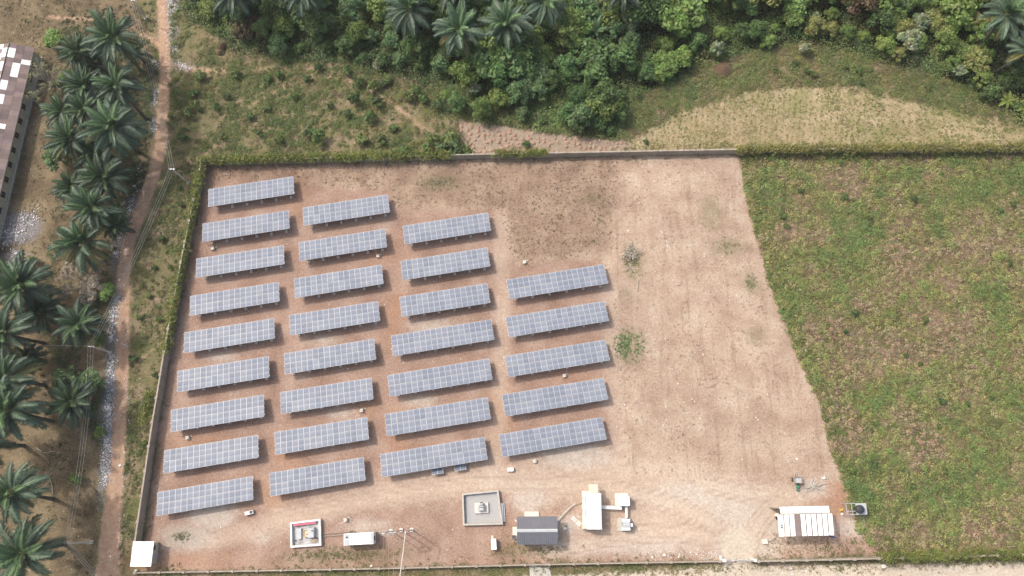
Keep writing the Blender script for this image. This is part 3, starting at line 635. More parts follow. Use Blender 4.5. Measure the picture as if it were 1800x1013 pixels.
for f in (0.05, .5, .95): MB().tube([(vv[0] * f, vv[1] * f - .3, .68), (vv[0] * f, vv[1] * f - .3, .95)], [.06, .04], 8).build('insulator', WHITE, e)
ends = [(673.5, 1045), (682, 1045), (690.5, 1045)]
e2 = empty('power_line', tuple(tops[0]), 0, 'three thin brown wires running from the pole frame to the bottom edge', 'wire')
for f, (u, v) in zip((0.05, .5, .95), ends):
    a = tops[0] + vv * f + np.array([0, -.3, .1]); z = G(u, v, 7.0); pts = [a + (z - a) * t + np.array([0, 0, -.5 * 4 * t * (1 - t)]) for t in np.linspace(0, 1, 7)]
    MB().tube([q - tops[0] for q in pts], .022, 4).build('wire', CABLE, e2)
a = tops[2]; z = G(698, 1050, 6.6); pts = [a + (z - a) * t + np.array([0, 0, -.3 * 4 * t * (1 - t)]) for t in np.linspace(0, 1, 7)]
tag(MB().tube([q - a for q in pts], .075, 6).build('power_cable', PALECONC, None, a), 'thick pale cable running from the right pole to the bottom edge', 'cable')
# far pole outside the frame that carries them
p = G(690, 1060, 0); e = empty('utility_pole', p, 0, 'concrete pole beyond the bottom road carrying the wires', 'pole'); MB().tube([(0, 0, 0), (0, 0, 7.4)], [.16, .11], 8).build('pole', PALECONC, e); MB().box(0, 0, 7.0, 2.4, .12, .12).build('crossarm', GALV, e)

# transformer compound
e, ins = bund([(812, 868), (876, 861.7), (884, 922), (814, 924)], .75, 'transformer_compound', 'gravel filled grey walled compound around a small transformer', .28, CONC, GRAVEL, 'gravel_bed')
p = G(846.5, 893, .4); o = empty('transformer', (p[0], p[1], .14), .05, 'small grey transformer on a pale plinth inside the gravel compound', 'transformer')
MB().box(0, 0, .2, 2.35, 1.75, .4, ch=.04).build('plinth', PALECONC, o); MB().box(0, 0, .75, .8, 1.0, .7, ch=.04).build('tank', GREYMETAL, o)
for s in (-1, 1):
    for k in range(5): MB().box(s * .52, (k - 2) * .2, .75, .22, .04, .55).build('cooling_fin', GALV, o)
for k in range(3): MB().tube([(.2 * (k - 1), -.3, 1.1), (.2 * (k - 1), -.3, 1.4)], [.07, .04], 8).build('bushing', WHITE, o)
for k in range(4): MB().tube([(.18 * (k - 1.5), .1, 1.1), (.18 * (k - 1.5), .1, 1.28)], [.06, .04], 8).build('bushing', DARKMETAL, o)
MB().tube([(-.3, .6, 1.25), (.3, .6, 1.25)], .16, 8).build('conservator', GALV, o); MB().box(0, .72, .7, .5, .35, .6).build('cable_box', DARKMETAL, o)
p = G(884.5, 901); o = empty('concrete_steps', (p[0], p[1], 0), .06, 'narrow grey steps against the right wall of the gravel compound', 'steps')
for k in range(2): MB().box(-.14 + .3 * k, 0, (.56 - .28 * k) / 2, .27, 3.0, .56 - .28 * k).build('step', GREYMETAL, o)

# small white cabinet
p = G(868, 957.5, 1.3); e = empty('meter_cabinet', (p[0], p[1], 0), .06, 'small white meter cabinet standing alone below the gravel compound', 'cabinet')
MB().box(0, 0, .65, .86, 1.7, 1.26, ch=.03).build('body', WHITE_ROOF, e); MB().box(.1, -.84, .8, .5, .06, .5).build('vent', DARKMETAL, e); MB().box(-.2, 1.1, .06, .3, .5, .1).build('cable_duct', BEIGE, e); MB().box(0, 0, .03, 1.0, 1.8, .06).build('base', CONC, e)

# dark roofed control building
e, L = frame2((908.5, 933), (980, 932.5), 3.3, 'control_building', 'control building with a dark grey corrugated gable roof', 'building'); HW = 2.2
for (x, y, sx, sy) in ((0, HW - .4, L - .7, .15), (0, -HW + .4, L - .7, .15), (-L / 2 + .42, 0, .15, 2 * HW - .96), (L / 2 - .42, 0, .15, 2 * HW - .96)):
    MB().box(x, y, 1.4, sx, sy, 2.8).build('wall', PALECONC, e)
rise = .5
def corr(x0, x1, y0, z0, y1, z1, pitch=.3, dep=.05):
    m_ = MB(); n = int((x1 - x0) / pitch); pr = []
    for i in range(n):
        x = x0 + (x1 - x0) * i / n; p_ = (x1 - x0) / n
        pr += [(x, 0), (x + .55 * p_, 0), (x + .62 * p_, dep), (x + .93 * p_, dep)]
    pr.append((x1, 0))
    for (a, za), (b2, zb) in zip(pr[:-1], pr[1:]):
        m_.poly([(a, y0, z0 + za), (b2, y0, z0 + zb), (b2, y1, z1 + zb), (a, y1, z1 + za)])
        m_.poly([(a, y1, z1 + za - .03), (b2, y1, z1 + zb - .03), (b2, y0, z0 + zb - .03), (a, y0, z0 + za - .03)])
    return m_
corr(-L / 2, L / 2, -HW, 3.0, 0, 3.0 + rise).build('roof_slope', SLATE, e); corr(-L / 2, L / 2, 0.0, 3.0 + rise, HW, 3.0).build('roof_slope', SLATE, e)
MB().poly([(-L / 2, -.25, 3.52), (L / 2, -.25, 3.52), (L / 2, 0, 3.58), (-L / 2, 0, 3.58)]).poly([(-L / 2, 0, 3.58), (L / 2, 0, 3.58), (L / 2, .25, 3.52), (-L / 2, .25, 3.52)]).build('ridge_cap', GREYMETAL, e)
for xx in (-L / 2 + .42, L / 2 - .42): MB().poly([(xx, -HW + .4, 2.8), (xx, HW - .4, 2.8), (xx, 0, 3.4)]).build('gable', PALECONC, e)
for yy in (-.8, 1.0): 
    ac = MB().box(L / 2 + .05, yy, 1.6, .5, .9, .7, ch=.03).build('air_conditioner', GREYMETAL, e); MB().box(L / 2 + .31, yy, 1.6, .03, .5, .5).build('fan_grille', DARKMETAL, ac)
st = MB().box(-L / 2 - .15, -.5, .35, 1.1, 1.9, .7).build('landing', PALECONC, e); MB().box(-L / 2 - .5, -1.1, 1.0, .55, .5, .6).build('control_box', DARKMETAL, e)
MB().box(-.8, HW + .25, .1, 2.4, .9, .2).build('step', PALECONC, e); MB().tube([(-L / 2 - .35, 1.7, 2.4), (-L / 2 + .1, 1.3, 2.5)], .06, 6).build('downpipe', WHITE, e)
pipe_thing('cable_duct', [(982.5, 917), (992, 906), (1003, 894), (1012, 887), (1020, 885), (1028, 883.5)], .10, PIPE, 'bent brown cable duct from the dark roofed building to the white container', 'cable duct', .1)
pipe_thing('cable_duct', [(981, 915), (991, 903), (1002, 892), (1011, 885.5)], .05, WHITE, 'thin pale conduit beside the bent brown cable duct', 'cable duct', .1)
p = G(993, 929); e = empty('sack', (p[0], p[1], 0), .4, 'small white and green sack on the ground beside the dark roofed building', 'sack')
MB().box(0, 0, .16, .6, .5, .32, ch=.12).build('bag', WHITE, e); MB().box(.25, .2, .12, .34, .3, .24, ch=.08).build('cloth', GREENP, e)

# battery container
e, L = frame2((1044.7, 931), (1043.5, 867), 2.9, 'battery_container', 'long white battery container standing upright in the picture right of the dark roof', 'container'); D = 2.5
MB().box(.1, .2, .15, L + .5, D + .5, .3).build('plinth', PALECONC, e); MB().box(0, 0, 1.55, L, D, 2.5).build('body', WHITE, e)
cuts = [-L / 2, -L / 2 + 1.65, -L / 2 + 2.8, -L / 2 + 3.95, L / 2]
for i in range(4): MB().box((cuts[i] + cuts[i + 1]) / 2, 0, 2.835, cuts[i + 1] - cuts[i] - .05, D - .06, .07, ch=.03).build('roof_panel', WHITE_ROOF, e)
MB().box(L / 2 + .75, 0, 2.4, 1.3, 1.5, .06).build('canopy', BEIGE, e)
for yy in (-.68, .68): MB().tube([(L / 2 + 1.3, yy, 0), (L / 2 + 1.3, yy, 2.36)], .04, 6).build('canopy_post', GALV, e)
MB().box(L / 2 + .03, 0, 1.3, .05, 1.0, 2.0).build('door', GREYMETAL, e)
for xx in (L / 2 - .9, -.1, ):
    ac = MB().box(xx, D / 2 + .28, 1.5, .85, .4, .75, ch=.03).build('air_conditioner', WHITE, e); MB().box(xx, D / 2 + .5, 1.5, .5, .03, .5).build('fan_grille', GREYMETAL, ac)
MB().box(-L / 2 + .3, D / 2 + .3, .9, .5, .5, 1.2).build('junction_box', BEIGE, e)
for xx in (-L / 2 + .12, L / 2 - .12):
    for yy in (-D / 2 + .02, D / 2 - .02): MB().box(xx, yy, 2.8, .2, .2, .16).build('corner_casting', GREYMETAL, e)

# inverter, transformer, trays
e, L = frame2((1088, 881), (1107, 880.5), 2.0, 'inverter_cabinet', 'square white inverter cabinet on a plinth right of the white container', 'cabinet')
MB().box(-.15, .1, .12, 2.3, 2.25, .24).build('plinth', PALECONC, e); MB().box(0, 0, 1.1, L - .05, 1.5, 1.75).build('body', WHITE, e); MB().box(0, 0, 2.01, L, 1.56, .06, ch=.02).build('roof', WHITE_ROOF, e)
MB().box(-.45, -.77, 1.1, .85, .04, 1.5).build('door', WHITE, e); MB().box(.45, -.77, 1.1, .85, .04, 1.5).build('door', WHITE, e); MB().tube([(.6, .6, 2.04), (.6, .6, 2.2)], .1, 8).build('vent', GREYMETAL, e)
p = G(1097, 922); e = empty('power_transformer', (p[0], p[1], 0), .0, 'white finned transformer on a grey plinth below the inverter cabinet', 'transformer')
MB().box(0, 0, .12, 2.3, 2.15, .24).build('plinth', CONC, e); MB().box(.2, 0, .95, 1.2, 1.0, 1.4, ch=.04).build('tank', GREYMETAL, e)
for yy in (-.68, .68): MB().box(.2, yy, .95, 1.25, .5, 1.2, ch=.05).build('radiator', WHITE_ROOF, e)
for k in range(3): MB().tube([(-.1 + .3 * k, 0, 1.65), (-.1 + .3 * k, 0, 1.9)], [.07, .05], 8).build('bushing', WHITE, e)
MB().box(1.05, -.05, 1.2, .4, .5, .5).build('terminal_box', WHITE_ROOF, e)
for yy in (-.95, .95): MB().box(.2, yy, .4, 1.3, .06, .3).build('skid_rail', GREYMETAL, e)
def tray(a, b_, z, wdt, label):
    e, L = frame2(a, b_, z, 'cable_tray', label, 'cable tray')
    n = 3
    for i in range(n): MB().box((i - 1) * L / 3, 0, z - .04, L / 3 - .015, wdt, .06).build('cover', WHITE, e)
    for xx in np.linspace(-L / 2 + .3, L / 2 - .3, 3): 
        MB().box(xx, 0, (z - .1) / 2, .06, .06, z - .1).build('leg', GALV, e)
    for s in (-1, 1): MB().box(0, s * (wdt / 2 + .02), z - .04, L, .03, .12).build('side_rail', GALV, e)
tray((1056, 891.5), (1093, 893.2), 1.2, .5, 'horizontal white cable tray between white container and inverter cabinet')
tray((1101, 889), (1101, 911), 1.0, .36, 'short vertical cable tray between inverter cabinet and transformer')
for a, b_, lab in (((1006, 909.5), (1012.5, 916), 'upper of two short white ladder pieces lying left of the white container'), ((1014, 917), (1020.5, 923.5), 'lower of two short white ladder pieces lying left of the white container')):
    e, L = frame2(a, b_, 0.1, 'ladder_piece', lab, 'ladder', 'ladder pieces on the ground')
    for s in (-1, 1): MB().box(0, s * .25, .08, L, .09, .09).build('rail', WHITE, e)
    for i in range(4): MB().box(-L / 2 + .08 + i * (L - .16) / 3, 0, .09, .1, .42, .06).build('rung', WHITE, e)

# two small white boxes in the yard
p = G(437.5, 901.5, .6); e = empty('fan_unit', (p[0], p[1], 0), .25, 'white boxy fan unit lying below the bottom left table', 'fan unit')
MB().box(0, 0, .35, 1.4, .66, .6, ch=.04).build('casing', WHITE, e); MB().tube([(.35, 0, .65), (.35, 0, .68)], .26, 14).build('fan_grille', DARKMETAL, e); MB().box(-.6, -.05, .1, .5, .5, .18).build('foot', GALV, e)
p = G(897.5, 825.5, .6); e = empty('switch_box', (p[0], p[1], 0), .02, 'small white switch box between the third and right columns', 'box')
MB().box(0, 0, .4, 1.05, .62, .66, ch=.03).build('casing', WHITE_ROOF, e); MB().box(0, 0, .035, 1.15, .7, .07).build('base', CONC, e); MB().box(0, -.32, .4, .8, .03, .5).build('door', WHITE, e)

# roadside shelter with gapped white sheets
e, L = frame2((1366, 904.5), (1462, 902.3), 4.3, 'shelter', 'long shelter with gapped white roof sheets and one brown sheet', 'shelter')
n = 10; sw = L / n; brown = worn('brown_sheet', (0.20, 0.15, 0.145), (0.26, 0.2, 0.18), 0.7)
for i in range(n):
    x = -L / 2 + (i + .5) * sw; isb = (i == 3)
    y1 = -3.35
    me = MB().box(0, 0, 0, sw - (.16 if not isb else .02) + (.15 if i == 0 else 0), 3.4, .05)
    me.build('roof_sheet', brown if isb else WHITE_ROOF, e, (x - (.1 if i == 0 else 0) + .28 * .5, -1.75, 4.13 - (.04 if isb else 0)), (.10, 0, 0.0))
MB().box(0, 0, 0, L - .9, 1.05, .05).build('back_roof', WHITE_ROOF, e, (.15, .62, 4.20), (-.2, 0, 0))
for yy, zz in ((-3.2, 3.85), (-1.7, 4.02), (0, 4.2), (1.0, 4.0)): MB().box(.1, yy, zz, L - .2, .08, .1).build('purlin', WOOD, e)
for xx in np.linspace(-L / 2 + .3, L / 2 - .3, 5):
    for yy, zz in ((-3.2, 3.8), (1.0, 3.95)): MB().tube([(xx, yy, 0), (xx, yy, zz)], .06, 6).build('post', WOOD, e)
MB().box(-L / 2 + .55, -1.7, 4.28, .22, .22, .08).build('roof_patch', DARKMETAL, e); MB().box(-L / 2 + .55, -2.05, 4.25, .22, .22, .08).build('roof_patch', DARKMETAL, e)
MB().box(0, .9, 1.2, L - .6, .1, 2.4).build('back_wall', WOOD, e)
p = G(1449.5, 938); e = empty('counter', (p[0], p[1], 0), .03, 'grey counter standing under the front eave of the shelter', 'counter'); MB().box(0, 0, .9, 1.4, .6, .08).build('top', GREYMETAL, e)
for a in (-.6, .6): MB().box(a, 0, .43, .1, .5, .86).build('side', GREYMETAL, e)
p = G(1458, 942); tag(MB().tube([(0, 0, 0), (.15, -.2, 1.9)], .09, 8).tube([(.15, -.2, 1.9), (.17, -.23, 2.1)], .1, 8).build('leaning_post', BLUEP, None, p), 'blue leaning post in front of the right end of the shelter', 'post')
p = G(1365, 937); tag(MB().tube([(0, 0, .3), (-.9, -.8, .9), (-1.4, -1.3, .1)], .05, 6).build('leaning_pole', DEADWOOD, None, p), 'grey pole leaning at the left front corner of the shelter', 'post')
p = G(1363, 905); e = empty('stacked_box', (p[0], p[1], 0), .1, 'small cream box beside the left end of the shelter roof', 'box'); MB().box(0, 0, .35, .5, .45, .7, ch=.02).build('body', BEIGE, e); MB().box(0, 0, .73, .56, .5, .05).build('lid', WHITE, e); MB().tube([(-.1, -.55, .28), (.1, -.55, .28)], .28, 12).build('drum', RUBBER, e)

# cargo tricycle
p = G(1399, 848); e = empty('cargo_tricycle', (p[0], p[1], 0), -.05, 'green cargo tricycle with a grey load bed above the shelter', 'tricycle')
bd = MB().box(0, .35, .85, 1.35, 1.0, .12).build('load_bed', GREYMETAL, e)
for x in (-.65, .65): MB().box(x, .35, 1.05, .05, 1.0, .35).build('side_board', WOOD, e)
for y in (-.13, .83): MB().box(0, y, 1.05, 1.25, .05, .35).build('side_board', WOOD, e)
for x in (-.72, .72): 
    w = MB().tube([(x - .07, .45, .32), (x + .07, .45, .32)], .32, 14).build('wheel', RUBBER, e); MB().tube([(x - .08, .45, .32), (x + .08, .45, .32)], .17, 10).build('rim', GALV, w)
w = MB().tube([(-.06, -1.15, .3), (.06, -1.15, .3)], .3, 14).build('wheel', RUBBER, e); MB().tube([(-.07, -1.15, .3), (.07, -1.15, .3)], .16, 10).build('rim', GALV, w)
MB().box(0, -.62, .75, .42, .75, .3, ch=.08).build('fuel_tank', GREENP, e); MB().box(0, -1.15, .68, .26, .55, .08, ch=.03).build('mudguard', GREENP, e); MB().box(0, -.3, .95, .4, .35, .12).build('saddle', RUBBER, e)
MB().tube([(-.42, -.85, 1.15), (0, -1.0, 1.1), (.42, -.85, 1.15)], .03, 6).build('handlebar', DARKMETAL, e); MB().tube([(0, -1.15, .3), (0, -.98, 1.1)], .05, 6).build('fork', GREENP, e); MB().tube([(0, -.9, .45), (0, .8, .45)], .06, 6).build('chassis', DARKMETAL, e)
MB().tube([(-.5, .85, .9), (-.3, 1.5, .5), (.3, 1.5, .5), (.5, .85, .9)], .035, 6).build('tow_frame', GREYMETAL, e)

# pile of poles
p = G(1428, 856); e = empty('pole_pile', (p[0], p[1], 0), 0, 'fanned heap of pale sticks and poles right of the tricycle', 'pole pile')
for i in range(22):
    t_ = rng.uniform(0, PI); l = rng.uniform(.8, 2.0); ox, oy = rng.normal() * .35, rng.normal() * .22
    MB().tube([(ox - l * math.cos(t_), oy - l * .6 * math.sin(t_), .05 + .012 * i), (ox + l * math.cos(t_), oy + l * .6 * math.sin(t_), .08 + .016 * i)], .04, 5).build('stick', DEADWOOD if i % 3 else STONE, e)

# elevated tank stand
p = G(1505, 896, 0); zt = 2.2
p = G(1505.5, 895, zt); e = empty('tank_stand', (p[0], p[1], 0), .0, 'pale steel stand of open bays with one decked bay right of the shelter', 'tank stand')
W_, H_ = 3.3, 1.75
for x in (-W_ / 2, -W_ / 6 - .2, W_ / 6 - .3, W_ / 2):
    for y in (-H_ / 2, H_ / 2): MB().tube([(x, y, 0), (x, y, zt)], .045, 6).build('leg', GALV, e)
    MB().box(x, 0, zt, .09, H_ - .1, .09).build('crossbeam', GALV, e)
for y in (-H_ / 2, -.35, H_ / 2): MB().box(0, y, zt + .003, W_, .09, .09).build('beam', GALV, e)
MB().box(.75, 0, zt + .08, 1.75, 1.7, .05).build('deck', GREYMETAL, e)
prof = [(.62, 0), (.68, .12), (.68, .95), (.6, 1.1), (.25, 1.22), (.22, 1.32)]
pt = G(1513.5, 895.5, zt + 1.0); e = empty('water_tank', (pt[0], pt[1], zt + .11), 0, 'round black water tank standing on the pale steel stand', 'water tank')
b = MB(); b.tube([(0, 0, z * .75) for r, z in prof], [r for r, z in prof], 18); b.build('tank_body', BLACKP, e, smooth=False); MB().tube([(0, 0, .99), (0, 0, 1.05)], .24, 14).build('lid', BLACKP, e)
p = G(1478, 896.5); e = empty('jerrycan', (p[0], p[1], 0), .3, 'yellow jerrycan on the orange dirt right of the shelter', 'jerrycan'); MB().box(0, 0, .22, .42, .3, .44, ch=.04).build('can', YELLOWP, e); MB().box(0, 0, .47, .22, .05, .05).build('handle', YELLOWP, e); MB().tube([(.12, 0, .44), (.12, 0, .52)], .04, 8).build('cap', DARKMETAL, e)
p = G(1479, 904); e = empty('bucket', (p[0], p[1], 0), 0, 'small white bucket just below the yellow jerrycan', 'bucket'); MB().tube([(0, 0, 0), (0, 0, .34)], [.15, .2], 12).build('pail', WHITE, e); MB().tube([(-.19, 0, .33), (0, .05, .5), (.19, 0, .33)], .015, 4, cap=False).build('handle', GALV, e)

# gate
gl, gr_ = G(1268, 984), G(1321, 983.5); e = empty('metal_gate', tuple((gl + gr_) / 2), math.atan2(gr_[1] - gl[1], gr_[0] - gl[0]), 'barred metal gate between two white pillars at the bottom edge', 'gate'); L = np.linalg.norm(gr_ - gl)
for s in (-1, 1): MB().box(s * (L / 2), 0, 1.1, .5, .5, 2.2, ch=.04).build('pillar', WHITE, e)
for s in (-1, 1):
    x0, x1 = (.06, L / 2 - .3) if s > 0 else (-L / 2 + .3, -.06)
    for z in (.25, 1.85): MB().box((x0 + x1) / 2, 0, z, x1 - x0, .06, .07).build('rail', GALV, e)
    for x in (x0, x1): MB().box(x, 0, 1.05, .07, .065, 1.67).build('stile', GALV, e)
    MB().tube([(x0, 0, .3), (x1, 0, 1.8)], .03, 5).build('brace', GALV, e); MB().tube([(x1, 0.03, .3), (x0, 0.03, 1.8)], .03, 5).build('brace', GALV, e)
    for x in np.linspace(x0, x1, 7)[1:-1]: MB().box(x, -.02, 1.05, .025, .025, 1.6).build('bar', GALV, e)
p = G(1344, 952); e = empty('concrete_block', (p[0], p[1], 0), .05, 'pale square concrete block on the ground right of the gate', 'block'); MB().box(0, 0, .2, .9, .8, .4, ch=.04).build('block', PALECONC, e); MB().box(.1, .1, .41, .5, .45, .06).build('lid', STONE, e)
# culvert slab
e = empty('culvert_slab', G(948, 1003), 0.0, 'grey concrete slab crossing the ditch at the bottom edge', 'slab')
P = GP([(930, 993), (965, 991.5), (970, 1020), (932, 1020)]) - np.array(e.location)[:2]
MB().hexa([(*c, 0.0) for c in P[[3, 2, 1, 0]]] + [(*c, .09) for c in P[[3, 2, 1, 0]]]).build('slab', CONC, e)

# ------------------------------------------------------------------ long building at the left edge
zr, zw = 4.6, 3.4
A = G(57, 83, zw); Bp = G(-2, 332, zw); ax = (Bp - A)[:2]; ax /= np.linalg.norm(ax); LEN = 46.0
mid = A[:2] + ax * LEN / 2
yaw = math.atan2(ax[1], ax[0]); side = np.array([-math.sin(yaw), math.cos(yaw)])   # local +y : to the right of the photo
ridge = G(16, 79, zr)[:2]; half = abs((ridge - A[:2]) @ side); sg = 1.0
e = empty('long_building', (*(mid - side * half), 0), yaw, 'long low building with a patched brown roof at the left edge', 'building')
# local x along the building, +y towards the track
def roof_sheet(x0, x1, sgn, y0, y1, mat, off=0.0, nm='roof_sheet'):
    zf = lambda y: zr - (zr - zw) * y / half + off
    m_ = MB(); k = 5
    for i in range(k):
        xa = x0 + (x1 - x0) * i / k; xb = x0 + (x1 - x0) * (i + 1) / k; xm = (xa + xb) / 2
        for (a, za), (c, zc) in (((xa, 0), (xm, .035)), ((xm, .035), (xb, 0))):
            q = [(a, sgn * y0, zf(y0) + za), (c, sgn * y0, zf(y0) + zc), (c, sgn * y1, zf(y1) + zc), (a, sgn * y1, zf(y1) + za)]
            m_.poly(q if sgn < 0 else q)
    return m_.build(nm, mat, e)
patches = {(1, 0): [], }
ns = 46; white_cells = {(1, 1, 0), (1, 4, 1), (1, 5, 1), (1, 6, 1), (1, 2, 0), (1, 11, 0), (1, 12, 0), (1, 22, 0), (1, 23, 0), (1, 3, 2), (1, 17, 1), (1, 8, 0), (1, 9, 0)}
whites_far = {(-1, r, c) for r in range(0, 12) for c in range(3) if (r * 7 + c * 5) % 3 != 0}
for i in range(ns):
    x0 = -LEN / 2 + i * LEN / ns
    for s in (1, -1):
        for c in range(3):
            isw = ((s, i, c) in white_cells) or ((s, i, c) in whites_far)
            h0 = half * c / 3; h1 = half * (c + 1) / 3 + (.06 if c < 2 else .35)
            roof_sheet(x0 + .01, x0 + LEN / ns + .03, s, h0, h1, WHITE_ROOF if isw else RUSTROOF, (2 - c) * .03 + .008 * (i % 2) + (.012 if isw else 0))
MB().tube([(-LEN / 2, 0, zr + .1), (LEN / 2, 0, zr + .1)], .12, 6).build('ridge_cap', RUSTROOF, e)
for s in (1, -1):
    MB().box(0, s * (half - .35), zw / 2 - .05, LEN - .6, .22, zw - .1).build('wall', CREAM, e)
    MB().box(0, s * (half - .20), .12, LEN - .4, .5, .24).build('plinth', CONC, e)
for s in (1, -1):
    MB().box(s * (LEN / 2 - .4), 0, zw / 2 - .05, .22, 2 * half - .95, zw - .1).build('wall', CREAM, e)
    MB().poly([(s * (LEN / 2 - .4), -half + .35, zw - .1), (s * (LEN / 2 - .4), half - .35, zw - .1), (s * (LEN / 2 - .4), 0, zr - .1)]).build('gable', CREAM, e)
for i in range(14):
    x = -LEN / 2 + 3 + i * 3.05
    f = MB().box(x, half - .24, 1.75, 1.3, .06, 1.25).build('window', CREAM, e); MB().box(x, half - .2, 1.75, 1.1, .04, 1.05).build('pane', DARKHOLE, f); MB().box(x, half - .17, 1.75, .06, .03, 1.05).build('mullion', WOOD, f); MB().box(x, half - .13, 1.08, 1.4, .16, .08).build('sill', CONC, f)

# ------------------------------------------------------------------ utility poles and lines on the left
UP = []
def upole(base, top, h, lab, arm=1.1):
    Bs = G(*base); T = G(*top, h); e = empty('utility_pole', Bs, 0, lab, 'pole', 'poles along the dirt track'); d = T - Bs
    MB().box(0, 0, .15, .55, .55, .3).build('base', CONC, e); MB().tube([(0, 0, .2), tuple(d)], [.17, .1], 8).build('pole', PALECONC, e)
    c = MB().box(d[0], d[1], d[2] - .15, arm, .1, .1).build('crossarm', GALV, e)
    for k in (-1, 0, 1): MB().tube([(d[0] + k * arm * .42, d[1], d[2] - .1), (d[0] + k * arm * .42, d[1], d[2] + .12)], [.05, .035], 6).build('insulator', WHITE, c)
    UP.append(T + np.array([0, 0, .1])); return T
upole((257, 33), (233, 0), 7.0, 'concrete pole at the top edge left of the dirt track')
upole((332, 322), (302, 297), 7.0, 'concrete pole leaning out between track and top left wall corner')
upole((195, 620), (160, 609), 6.6, 'concrete pole left of the track halfway down the grove')
upole((162, 953), (118, 955), 7.2, 'concrete pole left of the track near the white hut')
extra = [G(-160, 600, 6.5), G(225, 1095, 7.0), G(232, -40, 7.0)]
def line(a, b_, label, sag=.9, n3=3, arm=.44):
    e = empty('power_line', tuple(a), 0, label, 'wire')
    for k in range(n3):
        o = (k - (n3 - 1) / 2) * arm; pts = [(b_ - a) * t + np.array([o, 0, -sag * 4 * t * (1 - t)]) for t in np.linspace(0, 1, 13)]
        MB().tube(pts, .021, 4).build('wire', WIREM, e)
line(UP[0], UP[1], 'wires from the top edge pole to the pole by the wall corner')
line(UP[1], UP[2], 'wires crossing the dirt track between the two middle poles')
line(UP[2], UP[3], 'wires from the middle grove pole down to the lowest pole', 1.2)
line(UP[3], extra[1], 'wires from the lowest pole to the bottom edge')
line(UP[2], extra[0], 'thin pair of wires running left from the middle grove pole', .6, 2, .25)
line(UP[0], extra[2], 'wires leaving the top edge pole upwards')

# ------------------------------------------------------------------ palms
PALMCOL = np.array((0.074, 0.118, 0.074))
def frond_mesh(kind, L, seed):
    r = np.random.default_rng(seed); e0, e1 = {'up': (1.25, .35), 'mid': (.72, -.45), 'low': (.12, -1.15)}[kind]
    n = 34; s = np.linspace(0, 1, n); el = e0 + (e1 - e0) * s ** 1.2; ds = L / n
    x = np.concatenate([[0], np.cumsum(np.cos(el) * ds)])[:n]; z = np.concatenate([[0], np.cumsum(np.sin(el) * ds)])[:n]
    V = []; C = []
    for i in range(n):
        p = np.array([x[i], 0, z[i]]); t = np.array([math.cos(el[i]), 0, math.sin(el[i])]); up = np.array([-t[2], 0, t[0]])
        w = .055 * (1 - .8 * s[i])
        if i < n - 1:
            p2 = np.array([x[i + 1], 0, z[i + 1]]); V.append([p + (0, -w, .01), p + (0, w, .01), p2 + (0, w * .9, .01), p2 + (0, -w * .9, .01)]); C.append((0.17, 0.19, 0.10))
        if s[i] < .14: continue
        ll = (.42 + .62 * math.sin(PI * min(1, (s[i] - .1) / .9) ** .75)) * L / 4.6
        for sd in (-1, 1):
            for sub in range(2):
                q = p + t * (ds * .5 * sub); a = .55 + .45 * s[i] + r.normal() * .09
                d = t * math.sin(a) + np.array([0, sd, 0]) * math.cos(a) + up * (.16 + r.normal() * .1); d /= np.linalg.norm(d)
                l2 = ll * r.uniform(.85, 1.1); wid = .066
                m_ = q + d * l2 * .55; en = q + d * l2 + np.array([0, 0, -.5 * l2]); side_ = t * wid
                V.append([q - side_ * .5, q + side_ * .5, m_ + side_, m_ - side_]); V.append([m_ - side_, m_ + side_, en + side_ * .15, en - side_ * .15])
                cc = PALMCOL * r.uniform(.75, 1.3); C += [cc, cc]
    return quads_mesh('frond', np.array(V), np.array(C), LEAF)
PALMLEAF = leafmat('palm_leaf', .15, .5)
FRONDS = {k: [frond_mesh(k, L, 10 * i + j) for j, L in enumerate((4.7, 4.3, 5.0))] for i, k in enumerate(('up', 'mid', 'low'))}
for k in FRONDS:
    for me in FRONDS[k]: me.materials[0] = PALMLEAF
